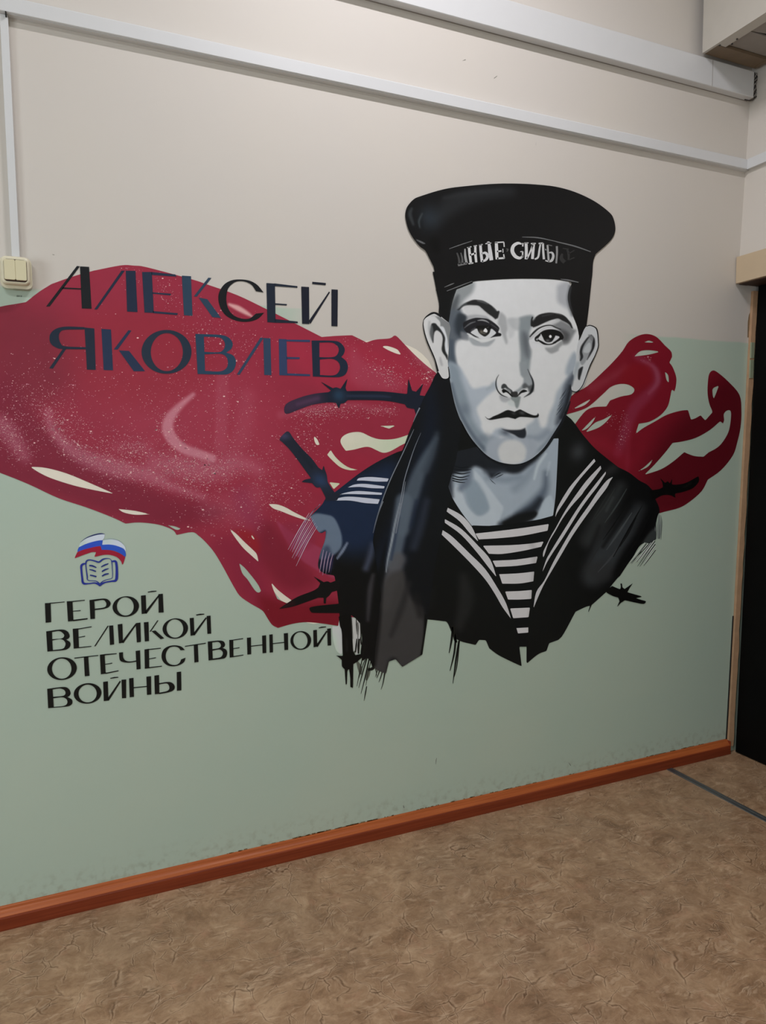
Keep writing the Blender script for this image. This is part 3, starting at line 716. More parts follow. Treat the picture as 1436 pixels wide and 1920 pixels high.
BODY = [
    op_poly("p:585,930 680,880 745,870 735,980 700,1030 650,1040 585,1010", (26, 38, 62), 0.95, 30),  # bluish reflection painted into the black jacket
    op_poly("O:1060,240 1110,205 1200,215 1270,240 1320,330 1345,430 1330,520 1250,590 1170,620 1140,590 1185,450 1200,355 1130,375 1090,300", (98, 112, 130), 0.95, 2.4),
    op_poly("O:1190,500 1240,520 1260,700 1140,700 1140,600", (40, 46, 68), 0.6, 5), op_stroke("O:1392,470,16 1350,540,26 1302,608,14", (112, 122, 142), 0.95, 1.4),
    op_stroke("E:752,340,20 735,430,40 700,530,40", (72, 78, 98), 0.85, 8), op_stroke("E:756,585,24 735,690,40 725,800,34 715,940,20", (58, 56, 60), 0.85, 5),
    op_stroke("c:215,700,20 215,860,30", (34, 34, 34), 0.8, 4),
    op_stroke("F:1130,290,60 1040,440,110 950,600,100", (44, 46, 47), 0.9, 14), op_stroke("F:1240,420,60 1130,580,150 1030,720,170 970,810,120", (50, 53, 56), 0.95, 16),
    op_stroke("F:1190,400,16 1110,520,26 1030,640,16", (16, 16, 17), 0.8, 4), op_stroke("F:1330,420,30 1260,560,50 1180,680,60 1100,800,30", (9, 9, 10), 0.95, 8),
    op_stroke("F:1010,520,14 960,640,20 900,760,14", (18, 18, 19), 0.7, 6), op_stroke("F:1090,350,10 1050,430,14", (66, 70, 70), 0.5, 2.5), op_poly("F:930,760 1060,720 1080,820 980,850", (44, 44, 45), 0.7, 10),
    op_poly("e:800,960 900,790 1000,690 1055,720 1055,880 930,950", (52, 56, 56), 0.95, 3), op_stroke("e:1060,560,10 1030,720,14", (130, 134, 136), 0.8, 1.0),
    op_blob("F:885,85", 16, 20, 0.3, (52, 54, 57), 0.9), op_blob("F:1080,190", 22, 10, -0.6, (38, 38, 39), 0.9),
    op_stroke("F:215,820,50 230,950,90 190,1100,60", (36, 36, 36), 0.7, 10), op_stroke("F:20,900,50 10,980,40", (24, 24, 25), 0.6, 10),
]
patch('jacket', jacket, BLK, BODY, 3, 2.2, (), M_gloss, sl)

ink('brush_streaks', ["F:1170,300,4 1110,400,10 1040,500,4", "F:1100,300,3 1040,400,9 980,480,3", "F:1200,440,4 1120,560,12 1050,660,4", "F:1060,330,3 1000,430,6 960,500,3", "F:1150,600,4 1080,700,12 1000,790,4",
                       "F:1225,470,4 1180,560,9 1130,640,3", "F:1010,640,3 960,720,8 920,790,3"], (46, 50, 51), 3.3, sl, kind='stuff', cols=[(54, 58, 58), (46, 48, 48), (66, 70, 72), (42, 44, 44), (60, 62, 64), (20, 21, 22), (40, 41, 42)])
ink('brush_streaks', ["F:1260,400,4 1180,540,10 1090,700,4", "F:1180,380,3 1100,500,8 1030,600,3", "F:1310,440,5 1240,580,12 1150,720,4"], (14, 14, 15), 3.4, sl, kind='stuff')
# neck
patch('neck', "f:100,60! 110,400 150,510 250,670 355,805! 480,808 600,800 900,775 1195,700! 1220,500 1235,250 1252,-100! 600,-60!", (150, 161, 172), [
    op_poly("f:360,220 430,280 520,400 640,560 680,620 650,720 600,800 360,810 250,670 150,500 200,380 260,480 300,590 380,680 450,700 530,640 500,520 400,360", (174, 183, 191), 0.9, 3),
    op_poly("f:280,400 380,330 470,440 520,560 530,640 440,700 370,660 310,560", (128, 142, 154), 0.85, 5), op_stroke("f:330,240,60 300,340,90 240,420,60", (92, 102, 116), 0.8, 7),
    op_stroke("f:520,300,60 700,330,70 850,300,60", (120, 131, 144), 0.8, 7), op_stroke("f:1000,180,60 900,330,80 800,420,80", (122, 133, 146), 0.7, 9),
    op_stroke("f:1120,260,40 1110,420,70 1020,560,110 850,700,100", (76, 86, 100), 0.85, 9), op_stroke("f:1060,540,60 980,640,90 800,740,100 650,790,40", (30, 34, 42), 0.92, 7),
    op_stroke("f:1000,690,80 850,740,110 700,785,60", (14, 14, 16), 0.95, 4), op_poly("f:1100,540 1180,500 1200,700 990,765 1040,680", (168, 180, 190), 0.9, 2.5),
    op_stroke("f:1120,60,20 1040,180,30 1000,320,20", (182, 192, 198), 0.8, 3), op_stroke("f:1160,150,20 1130,280,14", (168, 178, 188), 0.7, 3),
    op_poly("f:60,0 400,-40 430,0 600,120 800,168 950,120 1100,-20 1130,-20 1040,110 940,190 860,250 780,265 650,250 560,310 500,240 400,190 340,215 300,240 200,260 130,300 100,400", (22, 24, 30), 0.97, 5),
    op_stroke("f:500,240,50 600,250,60 680,240,40", (58, 64, 74), 0.6, 6), op_stroke("f:130,250,50 125,380,60 150,500,20", (30, 32, 40), 0.85, 6),
], 4, 1.6, (), M_paint, sl)
ink('hatching', ["f:170,185,8 250,205,12 320,190,5", "f:160,215,8 260,232,12 350,222,4", "f:155,250,8 250,268,12 340,250,4", "f:152,285,10 240,305,12 330,285,4", "f:150,312,12 230,330,12 310,320,4", "f:152,335,10 220,352,11 285,358,4",
                 "f:585,290,5 630,265,10 655,255,3", "f:600,310,4 650,285,8 680,270,3", "f:540,320,3 570,350,6 600,375,2"], (16, 17, 24), 5, sl, kind='stuff')

# vest
vest = patch('striped_vest', "F:262,515! 400,516 600,490 742,462! 715,520 680,620 645,720 625,800 612,900 600,1000 593,1110 590,1225! 541,1225! 525,1110 490,1000 455,900 420,800 380,710 330,640", (11, 11, 14), (), 5, 2.0, (), M_gloss, sl)
ST = (194, 192, 194)
for s in ("F:283,563! 400,550 560,530 712,507! 705,546! 560,575 420,590 303,597!", "F:327,634! 480,631 600,622 682,609! 668,640! 560,664 440,682 362,681!", "F:383,722! 520,715 647,697! 638,735! 520,752 402,758!",
          "F:422,801! 540,795 627,785! 622,842! 540,855 440,856!", "F:457,902! 540,899 613,893! 610,945! 540,949 474,949!", "F:486,1001! 602,996! 594,1052! 504,1058!", "F:523,1116! 592,1112! 592,1142! 532,1147!"):
    patch('stripe', s, ST, [op_stroke("F:600,600,30 630,700,30 610,1060,30", (120, 118, 120), 0.25, 6)], 6, 1.3, (), M_paint, vest)
# collar stripes and shoulder stripes
for s in ("g:560,120! 575,150! 490,245 400,350 320,460 230,600 150,720 120,790! 140,690 190,590 245,500 300,420 420,280",
          "g:632,198! 640,232! 560,340 450,480 420,525 300,660 200,800 120,940 50,1060 5,1190 -15,1240! -12,1170 30,1080 80,980 130,895 200,765 270,650 360,520 480,360",
          "g:692,262! 690,292! 600,430 500,560 400,700 300,860 200,1020 100,1170 30,1285 -10,1370 -25,1395! 20,1260 60,1185 150,1035 250,875 350,715 450,570 580,400",
          "g:775,322! 740,372! 700,450 600,582 500,722 400,862 300,1012 200,1182 100,1352 0,1525 F:650,935 622,1002! F:640,905 g:0,1490 100,1285 200,1105 300,935 400,785 500,645 600,495 700,368",
          "F:122,412! 115,434! 190,490 250,560 302,612! 260,520 200,455", "F:104,478! 105,500! 200,570 290,670 360,760 407,818! 370,715 300,635 200,535", "F:92,543! 85,568! 150,630 250,730 340,830 400,920 440,990 492,1062! 462,970 412,880 340,770 250,680 150,583"):
    patch('collar_stripe', s, (188, 187, 190), (), 4.5, 1.1, (), M_paint, sl)
for s in ("D:575,992! 600,970 700,962 845,975! 835,1000! 740,1000 640,992", "D:500,1050! 560,1025 650,1020 812,1040! 805,1058! 700,1055 600,1045", "D:425,1112! 500,1090 600,1080 790,1095! 785,1112! 650,1108 500,1105", "D:378,1160! 440,1135 540,1128 770,1150! 755,1188! 640,1180 520,1160"):
    patch('shoulder_stripe', s, (182, 186, 200), (), 4.5, 1.1, (), M_paint, sl)

# scarf: the long black tails falling from the left ear
scarf = ("p:850,690! p:865,780 855,860! f:110,400! 150,510! 100,620! p:828,1000 p:815,1060 p:801,1161! c:1230,912! 960,1078! 870,975! 780,1005! 740,1170! 640,1130 580,1090! 590,900 620,620 640,420 655,250 672,100 E:790,560 772,420 756,300 790,150 D:720,1400 780,1180 840,1010 900,880 960,740 1010,600 1060,480 1105,370! N:1030,900 1080,790 1140,680 1180,590 1210,545! p:822,690!")
SC = [
    op_poly("p:800,700 790,800 740,960 700,1050 760,1050 820,820", (18, 24, 38), 0.8, 20),
    op_stroke("D:1240,640,30 1170,780,80 1100,930,110 1040,1100,130 990,1250,130 960,1400,120", (78, 88, 99), 0.85, 7),
    op_stroke("E:1000,0,130 970,180,120 940,360,110 910,500,100", (82, 92, 104), 0.9, 6), op_stroke("E:960,460,110 920,560,120 880,680,110 850,820,90", (80, 80, 84), 0.9, 7),
    op_poly("E:850,620 930,560 1000,560 1030,700 1090,800 1155,880 1155,1200 985,1315 930,1245 880,1270 850,1400 740,1300 790,980 815,760", (60, 58, 58), 0.92, 7),
    op_stroke("E:1040,650,40 1000,780,50 960,900,50 900,1060,30", (36, 35, 36), 0.75, 6), op_stroke("E:1100,760,60 1130,900,40", (26, 25, 26), 0.8, 8), op_stroke("E:1172,900,16 1162,1060,18 1138,1230,20", (9, 9, 9), 1, 1.4),
    op_stroke("E:960,120,14 930,300,18 900,460,14", (34, 44, 66), 0.7, 3), op_stroke("E:1180,0,50 1130,200,70 1080,360,60", (44, 50, 64), 0.7, 9), op_stroke("E:1100,0,30 1060,200,30", (28, 36, 54), 0.7, 5),
    op_stroke("D:1250,600,40 1215,760,60 1160,900,60", (54, 62, 72), 0.7, 7), op_stroke("E:968,20,12 930,180,16 900,330,16 872,460,12 858,560,8", (136, 144, 152), 0.9, 1.2),
    op_stroke("p:700,960 690,1030,20 676,1120,26 668,1180,20", (14, 14, 15), 0.9, 8),
    op_stroke("p:724,1010 712,1090,14 706,1180,14 700,1245,10", (10, 10, 11), 0.6, 4),
]
patch('scarf', scarf, (15, 16, 20), SC, 6, 1.9, (), M_gloss, sl)
ink('scarf_highlight', ["D:1056,560,3 1010,660,6 950,790,7 860,980,8 790,1160,7 740,1320,6 715,1420,3", "D:1105,380,12 1080,430,8 1050,500,3", "D:1115,590,2 1060,720,5 1010,870,7 975,990,7 945,1150,8 915,1300,10 885,1436,10", "E:835,0,6 800,90,6 755,250,3",
                         "D:985,1000,3 960,1150,8 930,1300,10 905,1436,6"], (112, 118, 128), 7, sl)

# ---- head: one shared stack of painting operations, so that every part of it runs on without a seam
W0 = (199, 200, 201)
HEAD = [
    # forehead and temples
    op_poly("B:290,95 340,66 430,40 420,110 360,170 320,230 270,300 235,330 250,200", (128, 133, 135), 0.95, 6), op_poly("B:290,150 320,140 300,240 260,330 235,330 250,230", (66, 70, 74), 0.75, 5),
    op_poly("B:1060,60 1150,50 1180,300 1130,240 1060,190 1050,130", (152, 155, 160), 0.85, 6), op_stroke("B:1150,70,20 1140,170,30 1165,280,20", (80, 84, 88), 0.8, 4),
    # left temple down the side of the face
    op_poly("B:230,300 300,240 330,240 350,300 380,380 360,450 300,480 285,560 300,640 320,730 230,730", (82, 89, 97), 0.97, 5), op_poly("B:300,300 370,290 370,340 385,400 350,450 300,430 280,360", (48, 54, 62), 0.85, 6),
    op_stroke("B:262,480,30 268,600,40 280,720,40", (66, 76, 88), 0.8, 4), op_stroke("B:235,420,16 232,560,18 238,720,14", (52, 58, 64), 0.6, 3),
    # eyebrow ridges and sockets
    op_poly("S:130,330 400,335 520,350 640,440 800,580 700,640 500,610 300,640 190,600", (190, 191, 192), 0.95, 3.5), op_poly("S:190,620 420,580 640,600 760,640 900,780 700,680 450,660 250,740", (142, 144, 147), 0.8, 3),
    op_poly("S:0,540 120,560 200,640 170,760 110,860 60,980 60,1080 0,1100 -60,1000 -60,620", (44, 50, 56), 0.9, 4), op_poly("S:50,1040 220,1090 260,1250 150,1260 60,1200", (112, 116, 122), 0.9, 3.5),
    op_poly("S:1100,530 1230,600 1290,750 1310,950 1270,1100 1300,1300 1260,1360 1190,1200 1120,1030 1090,900 1040,800", (148, 150, 152), 0.85, 3.5),
    op_poly("S:1290,700 1480,700 1480,1100 1350,1200 1300,960", (176, 178, 180), 0.7, 4),
    op_poly("S:255,1200 380,1210 500,1270 600,1330 740,1310 860,1270 960,1240 900,1340 780,1430 600,1430 400,1400 300,1310", (146, 151, 155), 0.9, 2.5),
    op_poly("B:690,310 780,300 870,285 870,340 760,400 690,350", (164, 167, 169), 0.8, 4),
    # right side of the nose bridge
    op_poly("B:778,300 870,290 860,370 850,400 840,440 845,520 858,560 850,640 835,730 780,730 775,560 765,420 772,340", (122, 130, 134), 0.92, 4), op_poly("B:795,410 835,440 845,530 835,600 805,560 790,480", (78, 82, 88), 0.75, 8),
    # right socket
    op_poly("T:690,520 780,430 860,385 1000,440 1150,530 1210,610 1290,650 1240,750 1130,950 1030,1000 960,985 950,880 990,800 930,690 800,600", (112, 114, 116), 0.92, 3.5), op_poly("T:880,620 1040,660 1130,760 1080,900 960,900 960,760", (66, 66, 68), 0.8, 5),
    op_poly("T:560,480 700,430 850,380 900,420 760,500 660,520", (186, 187, 188), 0.9, 3), op_poly("T:540,1080 700,1060 830,980 920,910 970,985 880,1080 850,1150 700,1215 600,1170", (136, 138, 140), 0.92, 2.6),
    op_poly("T:150,870 280,830 300,920 420,960 500,1050 300,1080 220,1095 160,1000", (198, 199, 202), 0.95, 1.6),
    op_poly("B:1130,640 1180,560 1215,640 1215,730 1120,730", (140, 150, 160), 0.85, 5),
    # left cheek and jaw
    op_poly("C:240,0 320,30 370,110 420,190 500,180 560,170 585,140 600,190 540,240 480,300 450,350 480,440 490,500 540,560 590,500 645,500 620,560 615,640 620,730 520,690 400,540 330,420 270,220 245,110", (158, 167, 177), 0.95, 4.5),
    op_poly("C:240,0 310,40 340,140 380,260 420,420 500,540 580,640 640,740 520,690 400,560 320,420 265,220", (120, 132, 142), 0.85, 7),
    op_stroke("C:262,160,20 300,300,24 340,400,24 420,540,26 520,660,30 620,730,20", (76, 86, 98), 0.75, 4), op_blob("C:360,350", 14, 14, 0, (96, 106, 118), 0.6),
    op_stroke("C:440,600,40 520,560,60 600,600,50", (104, 114, 126), 0.5, 6),
    # right cheek and jaw
    op_poly("C:820,480 870,440 900,400 930,480 970,470 990,390 1030,300 1050,220 1110,130 1160,70 1210,40 1150,300 1080,460 960,640 860,720 820,690 835,620 825,560", (152, 161, 170), 0.95, 5),
    op_poly("C:1110,160 1180,70 1180,200 1130,350 1080,450 1040,460 1060,360 1090,260", (70, 76, 86), 0.92, 6), op_stroke("C:1150,180,26 1125,300,30 1085,410,30", (26, 28, 34), 0.85, 4), op_stroke("C:1060,470,20 960,610,26 850,710,20", (110, 120, 132), 0.7, 4),
    op_stroke("C:860,560,30 920,560,50 980,520,50", (118, 128, 142), 0.6, 6), op_stroke("C:835,560,20 850,620,20", (120, 126, 136), 0.6, 4),
    # chin
    op_stroke("C:640,520,50 720,560,50 830,560,40", (128, 138, 150), 0.8, 6), op_poly("C:540,590 620,560 830,560 900,620 880,720 780,775 640,775 520,700", (150, 158, 168), 0.95, 5), op_poly("C:640,700 800,700 790,740 740,765 680,765 640,745", (188, 190, 192), 0.9, 4), op_poly("C:640,603 680,580 740,578 790,602 820,650 815,700 785,738 700,752 640,735 614,690 614,642", (190, 191, 191), 0.95, 4.5),
    # nose, in the finer sheet
    op_poly("U:880,-120 1030,-120 1060,60 1130,180 1175,300 1180,450 1120,500 1050,430 960,480 830,550 760,530 870,450 950,340 960,230 910,120", (134, 140, 144), 0.92, 2.6),
    op_poly("U:940,400 1000,340 1080,400 1170,380 1190,520 1090,540 1050,450 960,470", (70, 72, 74), 0.85, 2.6), op_stroke("U:270,360,60 220,430,60 150,480,50", (146, 156, 162), 0.6, 3.5),
    op_poly("U:430,620 560,640 700,690 640,740 560,775 460,740", (156, 158, 162), 0.85, 2.6), op_poly("U:690,640 880,640 890,700 860,850 815,905 775,850 750,760 700,720", (116, 124, 124), 0.9, 2.0),
    op_poly("U:640,720 740,760 760,860 620,820", (178, 186, 186), 0.7, 2.5),
    op_poly("U:465,450 475,390 520,355 570,375 620,440 700,500 720,560 620,520 560,450 500,470", (38, 40, 42), 0.9, 1.3), op_poly("U:570,455 650,490 680,530 640,540 560,500", (150, 152, 154), 0.7, 1.0),
    op_poly("U:690,545 820,535 830,640 750,655 680,600", (38, 38, 38), 0.95, 1.2), op_poly("U:478,505 520,472 580,500 640,545 690,600 735,650 690,640 630,580 570,545 510,562", (12, 12, 13), 1, 0.9),
    op_poly("U:820,648 860,570 920,505 980,488 1050,520 990,545 920,565 860,615", (12, 12, 13), 1, 0.9), op_stroke("U:900,510,14 960,472,20 1050,480,14", (176, 178, 180), 0.8, 0.8), op_poly("U:900,600 970,560 1010,575 960,620 900,625", (196, 197, 199), 0.9, 0.9),
    op_stroke("U:408,155,6 362,240,16 345,330,24 352,420,26 392,520,26 470,605,24 600,660,5", (26, 28, 30), 0.95, 0.9), op_stroke("U:1060,30,8 1110,150,20 1165,270,32 1182,380,44 1160,480,56 1110,570,44 975,657,5", (26, 28, 30), 0.95, 1.2),
    # under-lip shadow
    op_poly("U:480,1370! 600,1385 750,1390 900,1382 1000,1345! 1025,1450 1010,1540 960,1575 860,1560 760,1500 640,1450 560,1415", (26, 29, 36), 0.95, 1.8), op_stroke("U:480,1480,80 600,1500,90 700,1560,60", (128, 138, 150), 0.6, 4),
    op_stroke("C:130,0", (0, 0, 0), 0, 1) if False else op_blob("U:560,1450", 8, 5, 0.3, (70, 76, 86), 0.7),
]
EYES = [
    # left eye
    op_poly("S:110,810 200,740 330,690 450,662 600,668 750,688 860,745 980,830 1080,940 1050,1050 1110,1085 1115,1155 1000,1170 870,1190 750,1215 600,1230 480,1200 380,1160 260,1090 190,1050 120,950", (26, 26, 30), 0.97, 1.0),
    op_stroke("S:140,935,16 230,860,30 320,805,34 430,770,20", (108, 110, 114), 0.85, 1.2), op_stroke("S:500,735,16 620,725,40 730,755,34 800,800,12", (150, 151, 152), 0.9, 1.0), op_stroke("S:850,830,16 940,890,24 1050,970,14", (96, 96, 98), 0.6, 1.2),
    op_poly("S:310,1055 400,985 470,955 840,955 930,1000 990,1060 960,1110 870,1180 750,1225 600,1235 480,1185 390,1120", (196, 198, 200), 0.98, 0.9), op_stroke("S:330,1000,30 420,950,40", (96, 98, 102), 0.6, 1.5),
    op_poly("S:475,880 845,880 838,1000 800,1090 700,1165 610,1130 530,1060 490,970", (18, 18, 18), 1, 0.9), op_blob("S:600,1040", 4.6, 4.2, 0.5, (104, 98, 88), 0.9), op_blob("S:680,1080", 4, 2.5, 0, (110, 106, 100), 0.7),
    op_poly("S:665,985 710,942 762,1010 740,1060 690,1045 650,1030", (212, 212, 212), 1, 0.8), op_stroke("S:740,935,8 795,908,10", (110, 110, 110), 0.8, 0.6),
    op_stroke("S:225,1090,30 300,1125,40 400,1200,50 520,1255,60 700,1280,60 850,1240,50 960,1200,30 1100,1175,24", (196, 198, 198), 0.95, 1.2), op_stroke("S:280,1070,22 360,1120,26 450,1160,18 520,1185,8", (52, 54, 56), 0.9, 0.8),
    op_stroke("S:860,1195,10 960,1135,34 1040,1110,50 1100,1115,70", (20, 20, 22), 0.95, 0.8),
    # right eye
    op_stroke("T:165,805,26 250,710,42 350,620,38 450,565,32 560,532,28 690,530,24 800,580,22 920,625,14", (16, 16, 17), 0.95, 0.9),
    op_stroke("T:180,860,44 280,760,50 400,670,46 520,600,40 640,575,40 740,595,16", (178, 179, 182), 0.95, 1.2),
    op_poly("T:280,880 288,820 350,765 430,695 520,645 650,622 780,632 900,680 970,760 990,830 950,880 870,925 780,970 700,998 600,1005 500,990 400,925 310,918", (14, 14, 15), 1, 0.9),
    op_poly("T:365,845 420,770 460,735 790,775 885,812 830,875 740,935 700,968 620,980 540,960 450,910 390,880", (192, 193, 195), 1, 0.8), op_poly("T:310,870 350,835 370,860 340,895", (150, 152, 154), 0.95, 0.8),
    op_poly("T:460,700 790,700 785,780 745,860 690,925 600,940 530,910 485,830", (15, 15, 15), 1, 0.9), op_blob("T:600,895", 4.2, 3, 0, (96, 96, 98), 0.85), op_poly("T:630,790 660,760 692,780 690,820 660,835 638,820", (216, 216, 216), 1, 0.7),
    op_stroke("T:310,935,24 400,965,34 500,1015,40 600,1032,40 700,1015,36 820,955,30 930,890,24", (192, 193, 194), 0.95, 1.0), op_stroke("T:395,925,14 500,985,18 600,998,16 700,990,16 800,950,14", (20, 20, 22), 0.9, 0.7),
]
BROWS = [
    op_poly("S:-60,450! 0,400 80,320 200,245 380,180 520,185 640,205 760,265 870,335 980,435 1020,482 1060,475 1085,505 1062,600 1035,670 970,702! 900,640 800,570 700,490 600,400 520,340 400,325 250,322 120,350 0,450", (30, 31, 32), 0.97, 1.6),
    op_stroke("S:500,205,30 620,235,40 760,290,20", (110, 112, 114), 0.6, 2.0), op_stroke("S:-60,440,10 60,340,40 180,290,50", (90, 96, 98), 0.6, 3), op_stroke("S:920,390,16 990,470,20", (100, 100, 102), 0.5, 1.5),
    op_poly("T:235,562! 190,545 180,480 190,380 218,312! 240,330 226,400 262,380 310,320 390,265 500,232 640,214 780,226 920,252 1030,312 1110,400 1170,480 1215,602! 1180,590 1130,515 1060,462 960,412 860,362 760,376 640,412 500,472 350,542 250,576", (24, 24, 25), 0.97, 1.3),
    op_stroke("T:470,300,30 600,270,40 740,250,20", (58, 58, 60), 0.8, 2.0), op_stroke("T:800,240,12 930,270,20", (110, 110, 112), 0.6, 1.5), op_stroke("T:240,420,16 290,360,20", (120, 122, 124), 0.6, 1.5),
]
MOUTH = [op_poly("U:105,1092! 150,1130 200,1135 290,1085 400,1040 500,990 570,955 630,946 700,965 762,986! 820,955 885,932 950,960 1050,1010 1160,1055 1230,1065 1270,1050 1288,1015! 1308,1060 1290,1105! 1200,1120 1050,1107 900,1100 840,1115 780,1146! 690,1125 600,1110 450,1130 330,1152 220,1167 150,1146!", (16, 16, 17), 1, 0.9),
         op_blob("U:930,1010", 6, 3.4, 0.3, (70, 70, 72), 0.9), op_blob("U:740,1020", 5, 3, 0.3, (56, 56, 58), 0.8)]
ALL = HEAD+EYES+BROWS+MOUTH
face = patch('face', "B:300,88! 275,170 250,260 238,340 236,450 235,600 238,718 C:246,110 265,210 290,320 330,430 390,540 450,620 520,690 600,735 680,758 760,758 830,735 900,690 960,630 1020,540 1080,450 1110,370 1140,300 1165,220 1178,120 1190,40 B:1212,600 1212,500 1215,440! 1200,370 1165,280 1140,200 1150,60! 1130,20! 900,-10! 500,0!", W0, ALL, 8, 1.5, (), M_paint, sl)
patch('eye', "S:90,820 330,670 600,640 860,720 1110,930 1140,1120 1120,1190 900,1280 700,1330 540,1320 380,1240 180,1110", W0, ALL, 9, 0.75, (), M_paint, face)
patch('eye', "T:130,820 350,590 560,500 760,540 960,640 1010,830 950,920 780,1010 600,1060 480,1040 320,960 150,920", W0, ALL, 9, 0.75, (), M_paint, face)
patch('eyebrow', "S:-80,470! -70,420 80,290 370,155 640,180 900,330 1010,450 1080,455 1110,510 1060,690 960,730! 780,590 600,430 500,360 260,345 0,490", W0, ALL, 9, 0.8, (), M_paint, face)
patch('eyebrow', "T:240,595! 170,560 160,400 210,295! 400,240 640,190 800,205 1050,300 1190,470 1240,630! 1160,600 1050,480 860,385 640,430 400,545", W0, ALL, 9, 0.8, (), M_paint, face)
patch('nose', "U:400,120! 340,240 315,330 330,450 400,580 520,680 640,720 760,760 870,720 1000,670 1150,590 1215,480 1220,340 1170,220 1090,60! 900,40 600,100", W0, ALL, 9, 0.8, (), M_paint, face)
patch('mouth', "U:70,1070! 130,1080 300,1050 560,920 640,920 760,955 880,905 1050,980 1220,1040 1290,985! 1335,1040 1310,1130! 1100,1140 900,1130 790,1170! 600,1140 380,1175 200,1195 120,1160", W0, ALL, 9, 0.8, (), M_paint, face)
ink('jaw_line', ["C:330,430,3 390,542,6 450,622,8 520,694,10 600,742,12 690,764,14 770,762,12 840,738,12 910,690,16 970,630,20 1030,540,22 1085,450,20 1120,370,14 1150,290,6"], (20, 21, 26), 8.4, sl)
ink('stubble', [("C:%d,%d,2 %d,%d,5 %d,%d,2" % (x, y, x-18, y+28, x-42, y+58)) for x, y in ((1125, 190), (1112, 215), (1108, 245), (1100, 270), (1092, 300), (1104, 310), (1086, 335), (1140, 205))], (60, 66, 74), 9, sl, kind='stuff')

# ears
patch('ear', "V:180,270! 240,200 300,150 400,90 460,75 540,110! 560,160! 640,200 740,280 835,350! 870,500 840,700 830,900 815,1200 800,1300 815,1480! 838,1500! 835,1600 825,1740 770,1785 690,1780 640,1740 580,1640 540,1590! 510,1500 490,1370 420,1200 330,1000 250,800 200,600 163,430", (192, 192, 192), [
    op_poly("V:480,185 600,200 740,290 870,400 860,700 800,1000 780,800 740,620 690,480 620,455 600,320", (112, 115, 116), 0.92, 1.6), op_poly("V:590,480 640,440 700,470 750,600 800,800 800,1100 760,1120 730,1000 730,760 690,620", (196, 199, 203), 0.95, 1.6),
    op_stroke("V:330,330,50 320,500,60 370,700,60 410,850,20", (150, 152, 153), 0.7, 3), op_poly("V:395,370 480,365 540,425 620,520 700,650 735,760 722,900 738,1050 765,1130 800,1200 790,1300 740,1210 670,1110 645,1020 660,900 672,750 640,640 580,575 520,545 465,590 440,700 430,860 400,800 350,620 370,450", (26, 27, 28), 0.95, 1.5),
    op_poly("V:350,450 400,420 430,560 420,760 390,780 340,640", (110, 113, 115), 0.7, 2.5), op_stroke("V:610,1250,30 620,1330,60 650,1430,50", (152, 152, 154), 0.85, 3), op_stroke("V:380,165,20 460,175,30 540,195,20", (168, 168, 168), 0.8, 1.5)],
    10, 0.9, (), M_paint, sl)
ink('ear_outline', ["V:175,290,14 230,215,28 300,160,42 390,110,52 470,98,50 560,140,60 640,190,60", "V:185,275,14 172,350,20 172,430,24 208,620,30 262,800,34 340,990,36 425,1180,34 480,1320,32 515,1460,44 550,1600,50",
                    "V:815,1480,20 835,1620,26 850,1780,30"], (22, 22, 24), 10.4, sl)
patch('ear', "W:340,258! 430,243 500,265 560,310 590,400 608,560 612,700 560,870 480,1050 400,1220 350,1400 290,1580 200,1690 110,1745 30,1730! 0,1650 20,1400 60,1200 100,1000 125,750 150,630! 220,500 280,350", (180, 182, 184), [
    op_poly("W:330,600 430,480 510,540 530,680 470,820 400,900 330,1040 240,1140 180,1000 200,800", (128, 131, 134), 0.85, 1.8), op_poly("W:290,760 380,640 430,660 430,800 380,860 280,850", (170, 174, 176), 0.95, 1.6),
    op_stroke("W:450,462,16 370,530,34 290,640,44 240,730,54 215,840,54 235,950,60 205,1030,30", (28, 29, 31), 0.92, 1.2), op_stroke("W:450,468,16 500,540,40 500,660,60 480,770,46 420,890,36 355,1015,12", (26, 26, 28), 0.95, 1.3),
    op_poly("W:380,460 440,455 500,500 480,600 420,560", (110, 111, 113), 0.8, 1.5), op_poly("W:170,1225 260,1170 240,1280 205,1400 185,1470 150,1440 150,1310", (26, 27, 29), 0.95, 1.4),
    op_stroke("W:150,1100,80 90,1300,90 40,1450,60", (136, 146, 152), 0.7, 4), op_stroke("W:60,950,60 90,1150,60", (146, 156, 164), 0.6, 3), op_poly("W:0,1350 50,1380 30,1560 0,1600", (50, 56, 66), 0.8, 2.5)],
    10, 0.9, (), M_paint, sl)
ink('ear_outline', ["W:338,268,12 380,250,20 430,246,22 510,275,24 568,330,28 595,450,26 607,620,24 602,735,22 530,930,20 440,1110,26 380,1260,22 330,1400,20 260,1580,20 180,1690,20 100,1742,22 10,1715,12"], (18, 18, 20), 10.4, sl)

